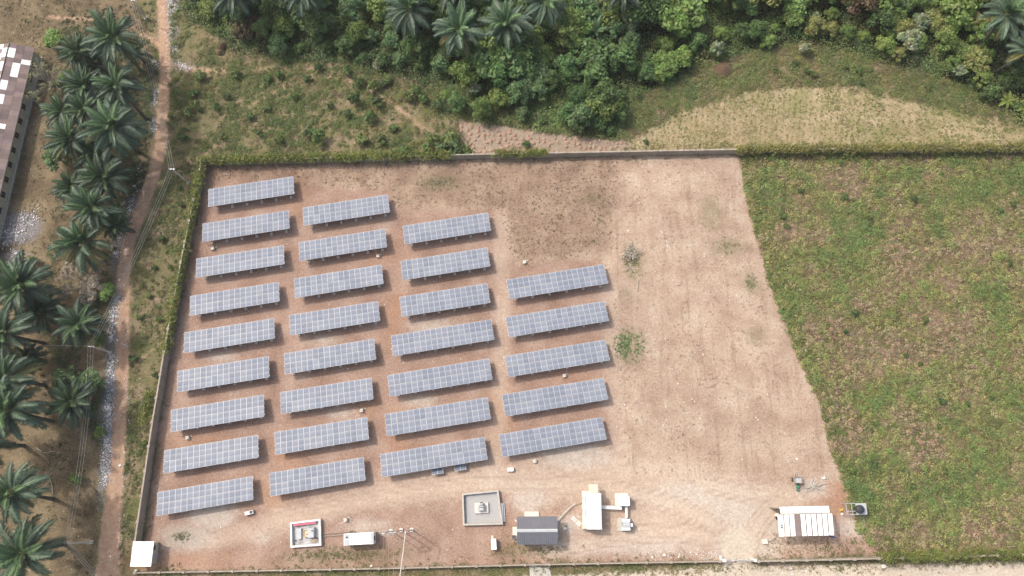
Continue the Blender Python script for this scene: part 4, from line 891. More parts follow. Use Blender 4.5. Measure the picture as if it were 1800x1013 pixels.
palms = [  # crown centre on the photograph, trunk height, size, tint (some lowered to paint shade into the leaves), label
    (199, 66, 12.0, 1.05, 1.0, 'tall oil palm at the top of the grove beside the track'),
    (205, 150, 11.0, 1.0, 1.0, 'tall oil palm, second from the top along the left side of the track'),
    (197, 224, 10.5, 1.05, 1.1, 'bright green palm, third from the top along the left side of the track'),
    (140, 92, 7.0, .8, .8, 'smaller dark palm behind the topmost palm of the grove'),
    (148, 152, 6.0, .8, .8, 'small dark palm left of the second palm beside the track'),
    (150, 195, 6.5, .8, .85, 'dusky palm between the second and third palms, to their left'),
    (125, 245, 8.0, .95, .9, 'palm left of the bright green one, over the dark bushy tree'),
    (183, 312, 6.5, .95, .75, 'dark shaded palm below the bright green palm by the track'),
    (162, 366, 7.0, 1.0, 1.0, 'open star shaped palm left of the track bend'),
    (146, 428, 6.5, 1.0, .95, 'spreading palm above the grey leafless shrub'),
    (36, 503, 9.0, 1.1, .95, 'large palm at the left edge, left of the leafless shrub'),
    (72, 548, 4.5, .8, .7, 'dark low palm in the shade under the large left edge palm'),
    (138, 570, 6.5, .8, .8, 'small dark palm above the middle grove pole'),
    (6, 588, 10.0, 1.1, .95, 'palm cut by the left edge below the large palm'),
    (8, 668, 10.5, 1.1, .9, 'palm cut by the left edge with long fronds over the bare path'),
    (16, 722, 11.0, 1.15, 1.05, 'glossy palm at the left edge below the bare path'),
    (127, 706, 6.0, .9, .7, 'dark palm under the wires beside the dark bushy tree'),
    (20, 866, 12.0, .95, 1.15, 'lone bright palm whose dark trunk lies across bare ground'),
    (40, 974, 11.0, 1.15, 1.0, 'broad palm in the bottom left corner'),
    (-25, 780, 10, 1.0, .9, 'palm mostly beyond the left edge below the glossy palm'),
    (168, 112, 5.0, .75, .75, 'low dark palm hidden between the two topmost track side palms'),
    (112, 196, 5.5, .75, .8, 'low palm at the left rim of the grove above the dark bushy tree'),
    (236, 92, 3.5, .6, .75, 'stub palm in the shade right of the topmost palm'),
    (170, 268, 5.5, .85, .75, 'dark palm under the lower fronds of the bright green palm'),
    (128, 330, 4.5, .7, .8, 'low palm left of the dark shaded palm'),
    (205, 395, 4.0, .65, .75, 'low palm between the star shaped palm and the track rubbish'),
    (50, 628, 4.0, .6, .8, 'short palm at the left beside the rubbish heap in the grove'),
    (718, 17, 9.0, 1.05, 1.15, 'leftmost of the three grey green palms over the top forest'),
    (806, 54, 9.5, 1.05, 1.25, 'middle of the three grey green palms over the top forest'),
    (891, 42, 9.5, 1.1, 1.2, 'rightmost of the three grey green palms over the top forest'),
    (958, 2, 10.0, 1.0, 1.2, 'palm at the top edge right of the three forest palms'),
    (1046, 62, 4.5, .55, 1.2, 'young upright palm in the forest right of the big palms'),
    (1770, 26, 10.5, 1.15, 1.15, 'big palm with a bare pale trunk in the top right corner'),
    (1808, 88, 9.0, .9, 1.1, 'palm cut by the right edge below the top right palm'),
    (530, -12, 10.0, 1.0, 1.0, 'palm cut by the top edge with fronds hanging over dark trees'),
    (410, -14, 11.0, 1.0, .8, 'dark palm cut by the top edge near the track'),
    (795, -28, 9.5, 1.0, .8, 'dark palm cut by the top edge between the forest palms'),
    (1095, -18, 9.5, 1.0, .85, 'dark palm cut by the top edge right of the young palm')]
for (u, v, h, sc, tint, lab) in palms:
    c = G(u, v, h); e = empty('palm_tree', (c[0], c[1], 0), 0, lab, 'palm tree'); sc *= 1.1 * random.uniform(.92, 1.08)
    bx, by = random.uniform(-.5, .5), random.uniform(-.5, .5)
    tr = MB().tube([(bx, by, 0), (bx * .6, by * .6, h * .3), (bx * .2, by * .2, h * .7), (0, 0, h)], [.36, .27, .24, .3], 9).build('trunk', PALMBARK, e)
    b = MB()
    for k in range(14):
        a = k * 2.4; b.box(.26 * math.cos(a), .26 * math.sin(a), h - .7 + .05 * k, .3, .14, .12, rz=a)
    b.build('leaf_bases', PALMBARK, e)
    lx, ly = random.uniform(-.09, .09), random.uniform(-.09, .09); e.rotation_euler = (lx, ly, 0); e.location = (c[0] - h * ly, c[1] + h * lx, 0)
    dead = random.choice((.08, .12, .2, .4)); fl = random.choice((.8, .9, 1.0, 1.1))
    young = sc < .6
    spec = [('up', 9, .9), ('mid', int(14 * fl), 1.0), ('low', int(random.choice((7, 10, 12, 14))), .95)] if not young else [('up', 11, 1.2), ('mid', 3, 1.0)]
    g = random.uniform(0, 6)
    for kind, cnt, ks in spec:
        for k in range(cnt):
            a = g + (k + random.uniform(-.25, .25)) * 2 * PI / cnt
            o = put('frond', random.choice(FRONDS[kind]), e, (.12 * math.cos(a), .12 * math.sin(a), h - (.0 if kind == 'up' else .12 if kind == 'mid' else .3)), (random.uniform(-.35, .35), random.uniform(-.34, .26), a), sc * ks * random.uniform(.88, 1.1))
            q = tint * random.uniform(.85, 1.15); 
            if kind == 'low' and random.random() < dead: o.color = (2.0, 1.25, .85, 1)
            elif kind == 'up': o.color = (1.15 * q, 1.25 * q, .95 * q, 1)
            else: o.color = (q, q, q * 1.08, 1)
            g += .13

# ------------------------------------------------------------------ broadleaf trees and bushes
def crown_mesh(name, R, H, lobes, nl, leaf, seed, base=(1, 1, 1), spread=.62, open_=0.0):
    r = np.random.default_rng(seed); cen = []; rad = []
    for i in range(lobes):
        a = 2.4 * i + r.uniform(0, 1); q = math.sqrt((i + .3) / lobes) * R * spread
        z = H * (1 - .55 * (q / R) ** 1.6) * r.uniform(.72, 1.0); cen.append((q * math.cos(a), q * math.sin(a), z)); k = R * r.uniform(.18, .44); rad.append((k, k, k * r.uniform(.6, .9)))
    cen, rad = np.array(cen), np.array(rad); cols = np.tile(np.array(base), (lobes, 1)) * r.uniform(.78, 1.25, (lobes, 1)) * r.uniform(.93, 1.07, (lobes, 3))
    V, c = leaf_cloud(cen, rad, nl, np.full(lobes, leaf), cols, hemi=False, shell=.40, flat=.35)
    k = V[:, 0, 2] > .05
    return quads_mesh(name, V[k], c[k], LEAF)
def trunk_mesh(R, H, seed, mat):
    r = np.random.default_rng(seed); m_ = MB(); m_.tube([(0, 0, 0), (.08, .05, H * .35), (.02, -.06, H * .6)], [.2, .15, .1], 7)
    for k in range(5):
        a = k * 1.3 + r.uniform(0, .5); m_.tube([(.05, 0, H * (.3 + .06 * k)), (R * .35 * math.cos(a), R * .35 * math.sin(a), H * .68), (R * .6 * math.cos(a), R * .6 * math.sin(a), H * .8)], [.09, .06, .03], 5)
    return m_.mesh('trunk', mat)
VAR = []
for i in range(7):
    R = 2.3 + .25 * (i % 4); H = 4.6 + .5 * (i % 3)
    VAR.append((crown_mesh('crown', R, H, 15 + 2 * (i % 4), 170, .36 if i % 3 else .5, 100 + i, spread=.8), trunk_mesh(R, H, 200 + i, BARK), R, H))
BIGLEAF = [(crown_mesh('crown', 1.9, 3.6, 9, 95, .75, 140 + i), trunk_mesh(1.9, 3.6, 240 + i, GREYBARK), 1.9, 3.6) for i in range(3)]
BUSH = [(crown_mesh('foliage', 1.0, 1.25, 6, 90, .26, 160 + i, spread=.55), MB().tube([(0, 0, 0), (.05, .03, .5), (.0, .0, .9)], [.06, .05, .02], 5).tube([(0, 0, .2), (.3, .2, .8)], .03, 5).mesh('stem', BARK)) for i in range(5)]

KINDS = {'dark': ((0.115, 0.19, 0.068), 'dark green broadleaf tree'), 'mid': ((0.19, 0.275, 0.08), 'mid green broadleaf tree'), 'blue': ((0.14, 0.225, 0.10), 'bluish green broadleaf tree'),
         'olive': ((0.235, 0.255, 0.09), 'olive yellow broadleaf tree'), 'pale': ((0.25, 0.30, 0.175), 'pale grey green large leaved tree'), 'brown': ((0.15, 0.115, 0.07), 'brownish half dry tree')}
def tree(xy, kind, sc, label, group=None, z=0.0, flat=1.0):
    c, t_, TR, TH = random.choice(BIGLEAF if kind == 'pale' else VAR)
    e = empty('broadleaf_tree', (xy[0], xy[1], z), random.uniform(0, 6.28), label, 'tree', group)
    o = put('crown', c, e, scale=(sc, sc, sc * flat)); q = random.uniform(.8, 1.25); k = KINDS[kind][0]; o.color = (k[0] * q * random.uniform(.92, 1.08), k[1] * q, k[2] * q, 1)
    put('trunk', t_, e, scale=(sc, sc, sc * flat)); return e
LM = [((718, 17), 'the leftmost grey green palm'), ((806, 54), 'the middle grey green palm'), ((891, 42), 'the rightmost grey green palm'), ((1046, 62), 'the young upright palm'), ((1600, 72), 'the largest pale tree'), ((1270, 122), 'the brown earth mound'),
      ((1060, 180), 'the rounded vine covered tree'), ((1770, 26), 'the big top right palm'), ((530, -12), 'the palm hanging from the top edge'), ((390, 88), 'the two termite mounds'), ((1420, 78), 'the lone small pale tree'), ((1180, 60), 'the forest stretch above the crop field')]
LMW = [(G(u, v)[:2], w) for (u, v), w in LM]
def whereis(p):
    q = min(LMW, key=lambda t: np.linalg.norm(t[0] - p)); d = np.array(p) - q[0]; m = np.linalg.norm(d)
    a = ('right of' if d[0] > 0 else 'left of') if abs(d[0]) > abs(d[1]) else ('behind' if d[1] > 0 else 'in front of')
    return ('close ' if m < 6 else 'farther ' if m > 14 else '') + a + ' ' + q[1]
fp_ = rand_in([(max(-60, u) if u > 0 else u, v) for u, v in px_forest], .2); FSD = inpoly(fp_, px_forest)
sel = []
order = rng.permutation(len(fp_))
for i in order:
    p = fp_[i]
    if FSD[i] < .7 or p[1] > 116 or abs(p[0]) > 118: continue
    r = 3.1 if FSD[i] > 7 else 2.2
    if all((p[0] - q[0]) ** 2 + (p[1] - q[1]) ** 2 > (r + .35) ** 2 for q in sel): sel.append((p[0], p[1], FSD[i]))
sel.sort(key=lambda q: q[1]); sel = sel[:298]
for x, y, sd in sel:
    f = fbm(np.array([[x, y]]), 9, 77)[0]; rr = random.random()
    left = x < -28; right = x > 28
    if rr < .05: kd = 'pale'
    elif rr < .09: kd = 'brown' if sd < 9 else 'olive'
    elif f < .42: kd = 'dark'
    elif f < .52: kd = 'blue' if not right else 'mid'
    elif f < .62: kd = 'mid'
    else: kd = 'olive' if (right or rr > .6) else 'dark'
    if left and kd == 'pale' : kd = 'dark'
    area = 'left part of the top forest' if left else 'right part of the top forest' if right else 'middle of the top forest'
    sc = (.55 + .075 * min(sd, 10)) * random.choice((.6, .75, .9, 1.05, 1.2, 1.4)) * random.uniform(.9, 1.1)
    szw = 'small ' if sc < .8 else 'large ' if sc > 1.25 else ''
    lb = f'{szw}{KINDS[kd][1]} {whereis((x, y))}'; tree((x, y), kd, sc, lb, f'forest: {lb}')
for u, v, kd, sc, lab in ((1600, 72, 'pale', 1.35, 'largest pale grey green tree right of centre in the top forest edge'), (1618, 40, 'pale', 1.2, 'pale tree just above the largest pale tree of the forest edge'), (1420, 78, 'pale', .75, 'small pale tree standing alone at the forest edge near the crop field'),
                          (1265, 82, 'pale', 1.0, 'pale tree above the brown earth mound'), (1110, 42, 'pale', 1.2, 'pale tree in the top forest right of the young palm'), (1060, 180, 'mid', 1.35, 'rounded bright green vine covered tree at the forest front above the tilled plot'),
                          (1020, 205, 'blue', 1.2, 'dark vine covered tree left of the rounded bright green one'), (935, 130, 'blue', 1.15, 'bluish tree below the rightmost of the three forest palms'), (1000, 120, 'dark', 1.25, 'broad dark tree in the middle of the forest front'), (662, 106, 'pale', .7, 'small whitish green tree at the forest edge left of centre'), (1690, 118, 'pale', .9, 'pale tree at the forest edge left of the right edge palms')):
    p = G(u, v, 3.0); tree(p, kd, sc, lab)
# grove trees
for u, v, kd, sc, lab, hh in ((100, 275, 'blue', 1.15, 'dark bushy tree below the palms left of the track', 4), (122, 250, 'dark', .8, 'smaller dark tree behind the dark bushy tree in the grove', 3), (120, 668, 'blue', 1.1, 'dark rounded tree left of the wires in the grove', 4), (160, 672, 'blue', 1.0, 'dark rounded tree under the wires in the grove', 4),
                          (96, 70, 'mid', .75, 'soft green bush at the top of the grove', 2), (186, 512, 'mid', .6, 'green bush beside the leafless shrub', 2), (136, 842, 'mid', .42, 'small bright green bush under the wires', 1), (60, 460, 'dark', .4, 'small dark bush above the large left edge palm', 1), (178, 600, 'mid', .5, 'green bush beside the middle grove pole', 1), (180, 760, 'mid', .45, 'green bush beside the strip of rubbish', 1), (120, 140, 'dark', .8, 'dark tree left of the small palm in the grove', 3)):
    p = G(u, v, hh * .8); tree(p, kd, sc, lab)
# leafless shrub and sparse grey tree
def twiggy(name, u, v, R, H, label, col, nleaf, lc, mat=None):
    p = G(u, v, H * .6); e = empty(name, (p[0], p[1], 0), 0, label, 'tree'); m_ = MB(); tips = []
    for k in range(26):
        a = rng.uniform(0, 2 * PI); q = R * math.sqrt(rng.uniform(.05, 1)); top = (q * math.cos(a), q * math.sin(a), H * (1 - .4 * (q / R) ** 2)); md = (top[0] * .45 + rng.normal() * .15, top[1] * .45 + rng.normal() * .15, top[2] * .6)
        m_.tube([(0, 0, .1), md, top], [.09, .05, .015], 4); tips.append(top)
        for _ in range(3): 
            t2 = (top[0] + rng.normal() * .6, top[1] + rng.normal() * .6, top[2] + rng.uniform(-.2, .5)); m_.tube([md, t2], [.035, .012], 3); tips.append(t2)
    m_.build('branches', mat or GREYBARK, e)
    T = np.array(tips); V, c = leaf_cloud(T, np.full((len(T), 3), .5), nleaf, np.full(len(T), .24), np.tile(np.array(lc), (len(T), 1)), hemi=False); put('foliage', quads_mesh('foliage', V, c, DRY), e)
twiggy('bare_shrub', 143, 498, 3.9, 3.4, 'grey nearly leafless shrub below the spreading palm', 0, 70, (0.36, 0.31, 0.25), DEADWOOD)
twiggy('sparse_tree', 84, 140, 4.6, 4.0, 'sparse grey green tree beside the long brown roof', 0, 24, (0.22, 0.22, 0.13))
twiggy('bare_shrub', 1108, 446, 1.2, .5, 'small whitish dry shrub in the cleared field', 0, 5, (0.42, 0.38, 0.32), DEADWOOD)
# bushes in the scrub, along the strip, in the weed field
bl = []
for u, v, s in [(412, 130, 1.1), (470, 138, 1.0), (490, 133, 1.1), (538, 138, 1.0), (352, 132, 1.3), (632, 146, 1.2), (655, 153, 1.3), (672, 148, .9), (622, 176, 1.4), (662, 182, 1.3), (650, 208, 1.4), (610, 200, .9), (518, 170, .9), (470, 190, .9), (580, 185, .8), (440, 205, .9), (560, 240, 1.6), (545, 232, 1.2), (690, 225, 1.0), (635, 245, 1.4), (668, 247, 1.2), (720, 170, 1.3), (745, 172, 1.3), (730, 160, 1.2), (770, 185, 1.2), (330, 200, 1.2), (345, 185, 1.1), (380, 190, .9), (340, 165, 1.0), (400, 170, .8), (320, 240, 1.1), (390, 240, .8), (490, 245, 1.0), (455, 235, .8), (760, 245, 1.7), (775, 260, 1.6), (800, 262, 1.9), (790, 245, 1.7), (818, 268, 1.4), (750, 262, 1.2), (710, 265, 1.2), (925, 255, .9), (1135, 250, .6), (560, 120, 1.0), (610, 125, 1.1), (680, 140, 1.2)]: bl.append((u, v, s * 1.3, *(lambda w_: (f'round green bush in the {w_} of the scrubby field above the top wall', f'bushes in the scrubby field, {w_}'))(('upper ' if v < 160 else 'middle ' if v < 215 else 'lower ') + ('left part' if u < 480 else 'middle part' if u < 640 else 'right part'))))
for u, v, s in [(300, 205, .7), (318, 360, .8), (322, 410, 1.1), (235, 630, 1.1), (280, 560, 1.0), (245, 558, .9), (300, 470, .8), (285, 420, .9), (262, 520, .8), (272, 660, .8), (255, 780, .7), (316, 330, .8), (270, 470, .8)]: bl.append((u, v, s, *(lambda w_: (f'green bush in the {w_} part of the strip between dirt track and left wall', f'bushes in the strip beside the track, {w_}'))('top' if v < 340 else 'upper' if v < 480 else 'middle' if v < 600 else 'lower')))
for _ in range(42):
    u, v = rng.uniform(1310, 1790), rng.uniform(285, 940)
    if inpoly(G(u, v)[None, :2], px_weed)[0] > 1.5: wh = ('upper ' if v < 480 else 'middle ' if v < 700 else 'lower ') + ('left' if u < 1530 else 'right'); bl.append((u, v, rng.uniform(.6, 1.1), f'low leafy bush in the {wh} part of the overgrown field', f'bushes in the {wh} overgrown field'))
for _ in range(30):
    u, v = rng.uniform(1300, 1790), rng.uniform(110, 200)
    if inpoly(G(u, v)[None, :2], px_forest)[0] < 0 and inpoly(G(u, v)[None, :2], px_crop)[0] < -1: bl.append((u, v, rng.uniform(.6, 1.2), 'green bush in the belt between forest and crop field', 'bushes between forest and crop field'))
for u, v, s, lab, grp in bl:
    p = G(u, v, s * .6); f, st_ = random.choice(BUSH); e = empty('bush', (p[0], p[1], 0), random.uniform(0, 6.28), lab, 'bush', grp)
    o = put('foliage', f, e, scale=(s, s, s * random.uniform(.7, 1.1))); q = random.uniform(.8, 1.2); k = random.choice(((.10, .16, .052), (.09, .14, .055), (.13, .175, .06))); o.color = (k[0] * q, k[1] * q, k[2] * q, 1); put('stem', st_, e, scale=s)
# banana plants
BAN = []
for j in range(2):
    V = []; C = []; L_ = 1.9; n = 8
    for i in range(n):
        s0, s1 = i / n, (i + 1) / n; f = lambda s: (L_ * s * .85, .9 * s - 1.1 * s * s); w = lambda s: .30 * math.sin(PI * min(1, s * .92 + .06)) ** .6
        (xa, za), (xb, zb) = f(s0), f(s1)
        for sd in (-1, 1):
            V.append([(xa, 0, za), (xb, 0, zb), (xb, sd * w(s1), zb + .06), (xa, sd * w(s0), za + .06)]); C.append(np.array((.17, .22, .05)) * (1 + .15 * (i % 2)))
    BAN.append(quads_mesh('leaf', np.array(V), np.array(C), LEAF))
for u, v, lab in ((1762, 184, 'yellow green banana plant at the forest edge near the right edge'), (1792, 196, 'banana plant cut close to the right edge below the palm'), (1792, 140, 'bluish banana plant under the right edge palm')):
    p = G(u, v); e = empty('banana_plant', (p[0], p[1], 0), random.uniform(0, 6), lab, 'banana plant'); MB().tube([(0, 0, 0), (0, 0, 1.5)], [.16, .1], 7).build('stem', worn('banana_stem', (.2, .22, .1)), e)
    for k in range(8): put('leaf', random.choice(BAN), e, (0, 0, 1.45), (0, random.uniform(-.5, .2), k * .8 + random.uniform(-.2, .2)), random.uniform(.9, 1.25))

# ------------------------------------------------------------------ ground cover (nobody could count it)
def cover(name, label, P, size, n, leaf, palette, hfac=.7, mat=None, nseed=1, nscale=6.0, jit=.3, aspect=.5, flat=.8):
    f = fbm(P, nscale, nseed); f2 = rng.uniform(size=len(P)); pal = np.array(palette); k = np.clip(((f - .3) / .42 + (f2 - .5) * .55) * len(pal), 0, len(pal) - 1).astype(int)
    C = pal[k]; r = size * rng.uniform(.55, 1.3, len(P)); cen = np.column_stack([P, np.full(len(P), 0.02)])
    V, c = leaf_cloud(cen, np.column_stack([r, r, r * hfac]), n, leaf * (.7 + .6 * rng.uniform(size=len(P))), C, jit=jit, aspect=aspect, flat=flat)
    return tag(put(name, quads_mesh(name, V, c, mat or LEAF)), label, None, None, 'stuff')
gW = [(.31, .245, .165), (.285, .25, .13), (.25, .25, .10), (.21, .245, .085), (.175, .235, .08)]
P = rand_in(px_weed, 3.0); keep = fbm(P, 6.0, 21) + rng.uniform(-.25, .25, len(P)) > .30; P = P[keep & (fbm(P, 3.0, 23) > .30) & (poly_sd(P, GP(px_weed)) > .1)]
cover('weeds', 'tangled green and brown weeds filling the field on the right', P, .5, 18, .20, gW, nseed=21)
def lumps(name, label, px, dens, thr, seed, palette, smin=.5, smax=1.15, n=46, leaf=.2, sc=5.0):
    P = rand_in(px, dens); f = fbm(P, sc, seed); k = f + rng.uniform(-.16, .16, len(P)) > thr; P = P[k]; f = f[k]; r = rng.uniform(smin, smax, len(P)) * (.6 + .8 * np.clip(f, 0, 1)); pal = np.array(palette)
    f3 = fbm(P, sc * .4, seed + 7); C = pal[np.clip(((f - .27) / .46 * .6 + (f3 - .27) / .46 * .4 + rng.uniform(-.24, .24, len(P))) * len(pal), 0, len(pal) - 1).astype(int)] * rng.uniform(.68, 1.32, (len(P), 1)) * rng.uniform(.92, 1.08, (len(P), 3))
    cen = np.column_stack([P, np.full(len(P), .05)]); V, c = leaf_cloud(cen, np.column_stack([r, r, r * rng.uniform(.6, 1.05, len(P))]), n, np.full(len(P), leaf), C, shell=.3, jit=.25, flat=.95)
    return tag(put(name, quads_mesh(name, V, c, LEAF)), label, None, None, 'stuff')
WEEDPAL = [(.38, .285, .20), (.37, .30, .19), (.36, .32, .175), (.335, .315, .145), (.305, .305, .125), (.275, .295, .11), (.245, .28, .10), (.205, .26, .095)]
lumps('weed_clumps', 'tangled knee high weeds, green and dying brown, covering the field on the right', px_weed, 2.5, -1, 21, WEEDPAL, .3, .85, 30, .25, 8.0)
lumps('tall_weeds', 'taller bushy green weeds in patches of the overgrown field', px_weed, .6, .54, 21, [(.26, .29, .105), (.235, .295, .10), (.20, .275, .09), (.17, .25, .09)], .6, 1.15, 55, .27, 8.0)
lumps('belt_clumps', 'rounded green clumps in the belt between forest and fields', [(745, 150), (830, 150), (1120, 170), (1250, 105), (1420, 72), (1520, 98), (1690, 148), (1830, 225), (1730, 207), (1560, 168), (1490, 150), (1330, 155), (1200, 192), (1105, 246), (1000, 238), (860, 216), (800, 208)], 2.2, .2, 41, [(.28, .225, .14), (.27, .25, .115), (.235, .255, .095), (.195, .245, .085), (.165, .225, .085)], .4, 1.2)
lumps('scrub_clumps', 'knee high green clumps in the scrub field above the top wall', [(302, -30), (335, 35), (420, 92), (600, 108), (745, 150), (800, 205), (832, 268), (362, 282), (300, 300), (296, 200), (300, 100)], 1.7, .43, 31, [(.21, .17, .105), (.20, .20, .085), (.175, .20, .07), (.145, .195, .065), (.12, .175, .06)], .4, .95)
lumps('forest_fringe', 'leafy fringe of shrubs along the dark forest edge at the left', [(300, -40), (420, -40), (560, 20), (760, 110), (840, 215), (780, 200), (740, 150), (600, 112), (420, 96), (335, 40)], 1.0, .38, 33, [(.10, .13, .06), (.085, .125, .055), (.075, .11, .055)], .6, 1.4)
lumps('strip_clumps', 'green clumps in the strip between track and left wall', [(300, 300), (362, 280), (345, 340), (318, 450), (290, 600), (264, 759), (236, 960), (216, 870), (226, 720), (232, 560), (238, 450), (262, 390), (285, 325)], .9, .5, 51, [(.17, .165, .075), (.135, .165, .06), (.115, .165, .055)], .35, .85)
lumps('grove_clumps', 'dark green shrubs and grass clumps under the palms on the left', [(100, 40), (262, 70), (272, 130), (262, 260), (225, 370), (200, 450), (190, 560), (182, 700), (172, 800), (60, 560), (110, 300)], 1.3, .38, 71, [(.13, .155, .07), (.11, .15, .065), (.12, .17, .07)], .4, 1.2)
edge_ = rand_in(px_weed, 3.0); d_ = poly_sd(edge_, GP(px_yard)); edge_ = edge_[(d_ < 0) & (d_ > -3.2)]
cover('weed_fringe', 'brighter green weeds along the left edge of the overgrown field', edge_, .55, 18, .22, [(.15, .18, .06), (.165, .205, .06), (.13, .185, .055)], nseed=4)
px_scrub = [(302, -30), (335, 35), (420, 92), (600, 108), (745, 150), (800, 205), (832, 268), (362, 282), (300, 300), (296, 200), (300, 100)]
P = rand_in(px_scrub, 3.4); P = P[fbm(P, 5.0, 31) + rng.uniform(-.2, .2, len(P)) > .44]
cover('scrub_grass', 'patchy green grass and weeds in the scrub field above the top wall', P, .42, 14, .20, [(.22, .19, .11), (.19, .19, .085), (.16, .19, .07), (.13, .175, .06), (.11, .165, .06)], nseed=31)
px_belt = [(745, 150), (830, 150), (1120, 170), (1250, 105), (1420, 72), (1520, 98), (1690, 148), (1830, 225), (1730, 207), (1560, 168), (1490, 150), (1330, 155), (1200, 192), (1105, 246), (1000, 238), (860, 216), (800, 208)]
P = rand_in(px_belt, 3.6); P = P[fbm(P, 6, 41) + rng.uniform(-.2, .2, len(P)) > .33]
cover('vine_cover', 'low green creepers in the belt between the forest and the fields', P, .6, 17, .24, [(.22, .195, .105), (.185, .20, .08), (.155, .195, .07), (.13, .185, .065), (.12, .175, .07)], nseed=41)
px_strip = [(300, 300), (362, 280), (345, 340), (318, 450), (290, 600), (264, 759), (236, 960), (208, 1000), (216, 870), (226, 720), (232, 560), (238, 450), (262, 390), (285, 325)]
P = rand_in(px_strip, 4.2); P = P[fbm(P, 5.0, 51) + rng.uniform(-.25, .25, len(P)) > .4]
cover('strip_grass', 'green and brown grass in the strip between track and left wall', P, .42, 14, .19, [(.18, .15, .085), (.155, .155, .07), (.135, .15, .055), (.11, .145, .05)], nseed=51)
P = rand_in(px_forest, 2.0); P = P[(P[:, 1] < 118) & (np.abs(P[:, 0]) < 120)]
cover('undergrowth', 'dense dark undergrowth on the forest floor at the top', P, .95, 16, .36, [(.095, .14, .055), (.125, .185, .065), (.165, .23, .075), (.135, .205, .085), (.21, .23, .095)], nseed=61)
lumps('forest_thicket', 'tangled shrubs and vines filling the gaps between the forest trees', px_forest, .30, .30, 63, [(.15, .21, .075), (.125, .20, .07), (.18, .245, .085), (.12, .185, .075), (.22, .24, .10)], 1.0, 2.6, 120, .34, 9.0)
P = rand_in([(-40, -30), (235, -30), (262, 70), (272, 130), (262, 260), (225, 370), (200, 450), (190, 560), (182, 700), (172, 870), (160, 1040), (-40, 1040)], 1.7); P = P[(fbm(P, 6, 71) + rng.uniform(-.25, .25, len(P)) > .45)]
cover('grove_grass', 'dry brown and green grass under the palms on the left', P, .36, 11, .18, [(.19, .15, .095), (.16, .13, .08), (.12, .105, .06), (.09, .095, .04), (.06, .08, .035)], nseed=71, mat=DRY)
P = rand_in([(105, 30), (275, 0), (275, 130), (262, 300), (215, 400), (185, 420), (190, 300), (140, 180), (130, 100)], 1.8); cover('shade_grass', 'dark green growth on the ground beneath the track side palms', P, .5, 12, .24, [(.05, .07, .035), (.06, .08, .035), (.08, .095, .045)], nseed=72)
P = rand_in(px_straw, 2.0); P = P[fbm(P, 4, 81) + rng.uniform(-.25, .25, len(P)) > .5]
cover('dry_tufts', 'short dry grass tufts over the cleared field', P, .3, 7, .15, [(.34, .26, .18), (.40, .31, .21), (.30, .22, .16), (.24, .19, .13)], .45, DRY, 81)
P = rand_in(px_strawdark, 2.6); P = P[fbm(P, 4, 83) + rng.uniform(-.25, .25, len(P)) > .45]
cover('brown_tufts', 'brownish dry grass tufts along the inside of the top wall', P, .34, 8, .16, [(.24, .18, .125), (.20, .145, .11), (.17, .135, .085), (.13, .12, .065)], .5, DRY, 83)
P = rand_in(px_crop, 3.0); P = P[fbm(P, 5, 91) + rng.uniform(-.25, .25, len(P)) > .42]
cover('crop_stubble', 'straw coloured stubble with green sprouts in the crop field', P, .36, 9, .19, [(.36, .28, .16), (.32, .25, .13), (.22, .21, .09), (.15, .18, .065), (.21, .23, .06)], .6, DRY, 91)
P = rand_in([(1440, 150), (1560, 170), (1830, 235), (1990, 252), (1990, 262), (1480, 262)], 3.2); P = P[fbm(P, 4, 93) + rng.uniform(-.25, .25, len(P)) > .42]
cover('crop_sprouts', 'yellow green sprouting plants in the right half of the crop field', P, .34, 10, .2, [(.33, .29, .15), (.26, .27, .10), (.22, .25, .085), (.19, .23, .085)], .6, LEAF, 93)
P = rand_in([(1080, 250), (1150, 205), (1250, 150), (1330, 135), (1430, 125), (1500, 130), (1600, 158), (1740, 190), (1830, 220), (1990, 240), (1990, 262), (1108, 272)], 1.6); d_ = poly_sd(P, GP(px_crop)); P = P[np.abs(d_ + .6) < 1.0 + 2.6 * fbm(P, 5, 97)]
cover('field_edge_weeds', 'ragged weeds along the edge of the crop field under the forest', P, .5, 14, .22, [(.26, .23, .12), (.23, .24, .10), (.20, .23, .085), (.165, .215, .08)], .7, LEAF, 97)
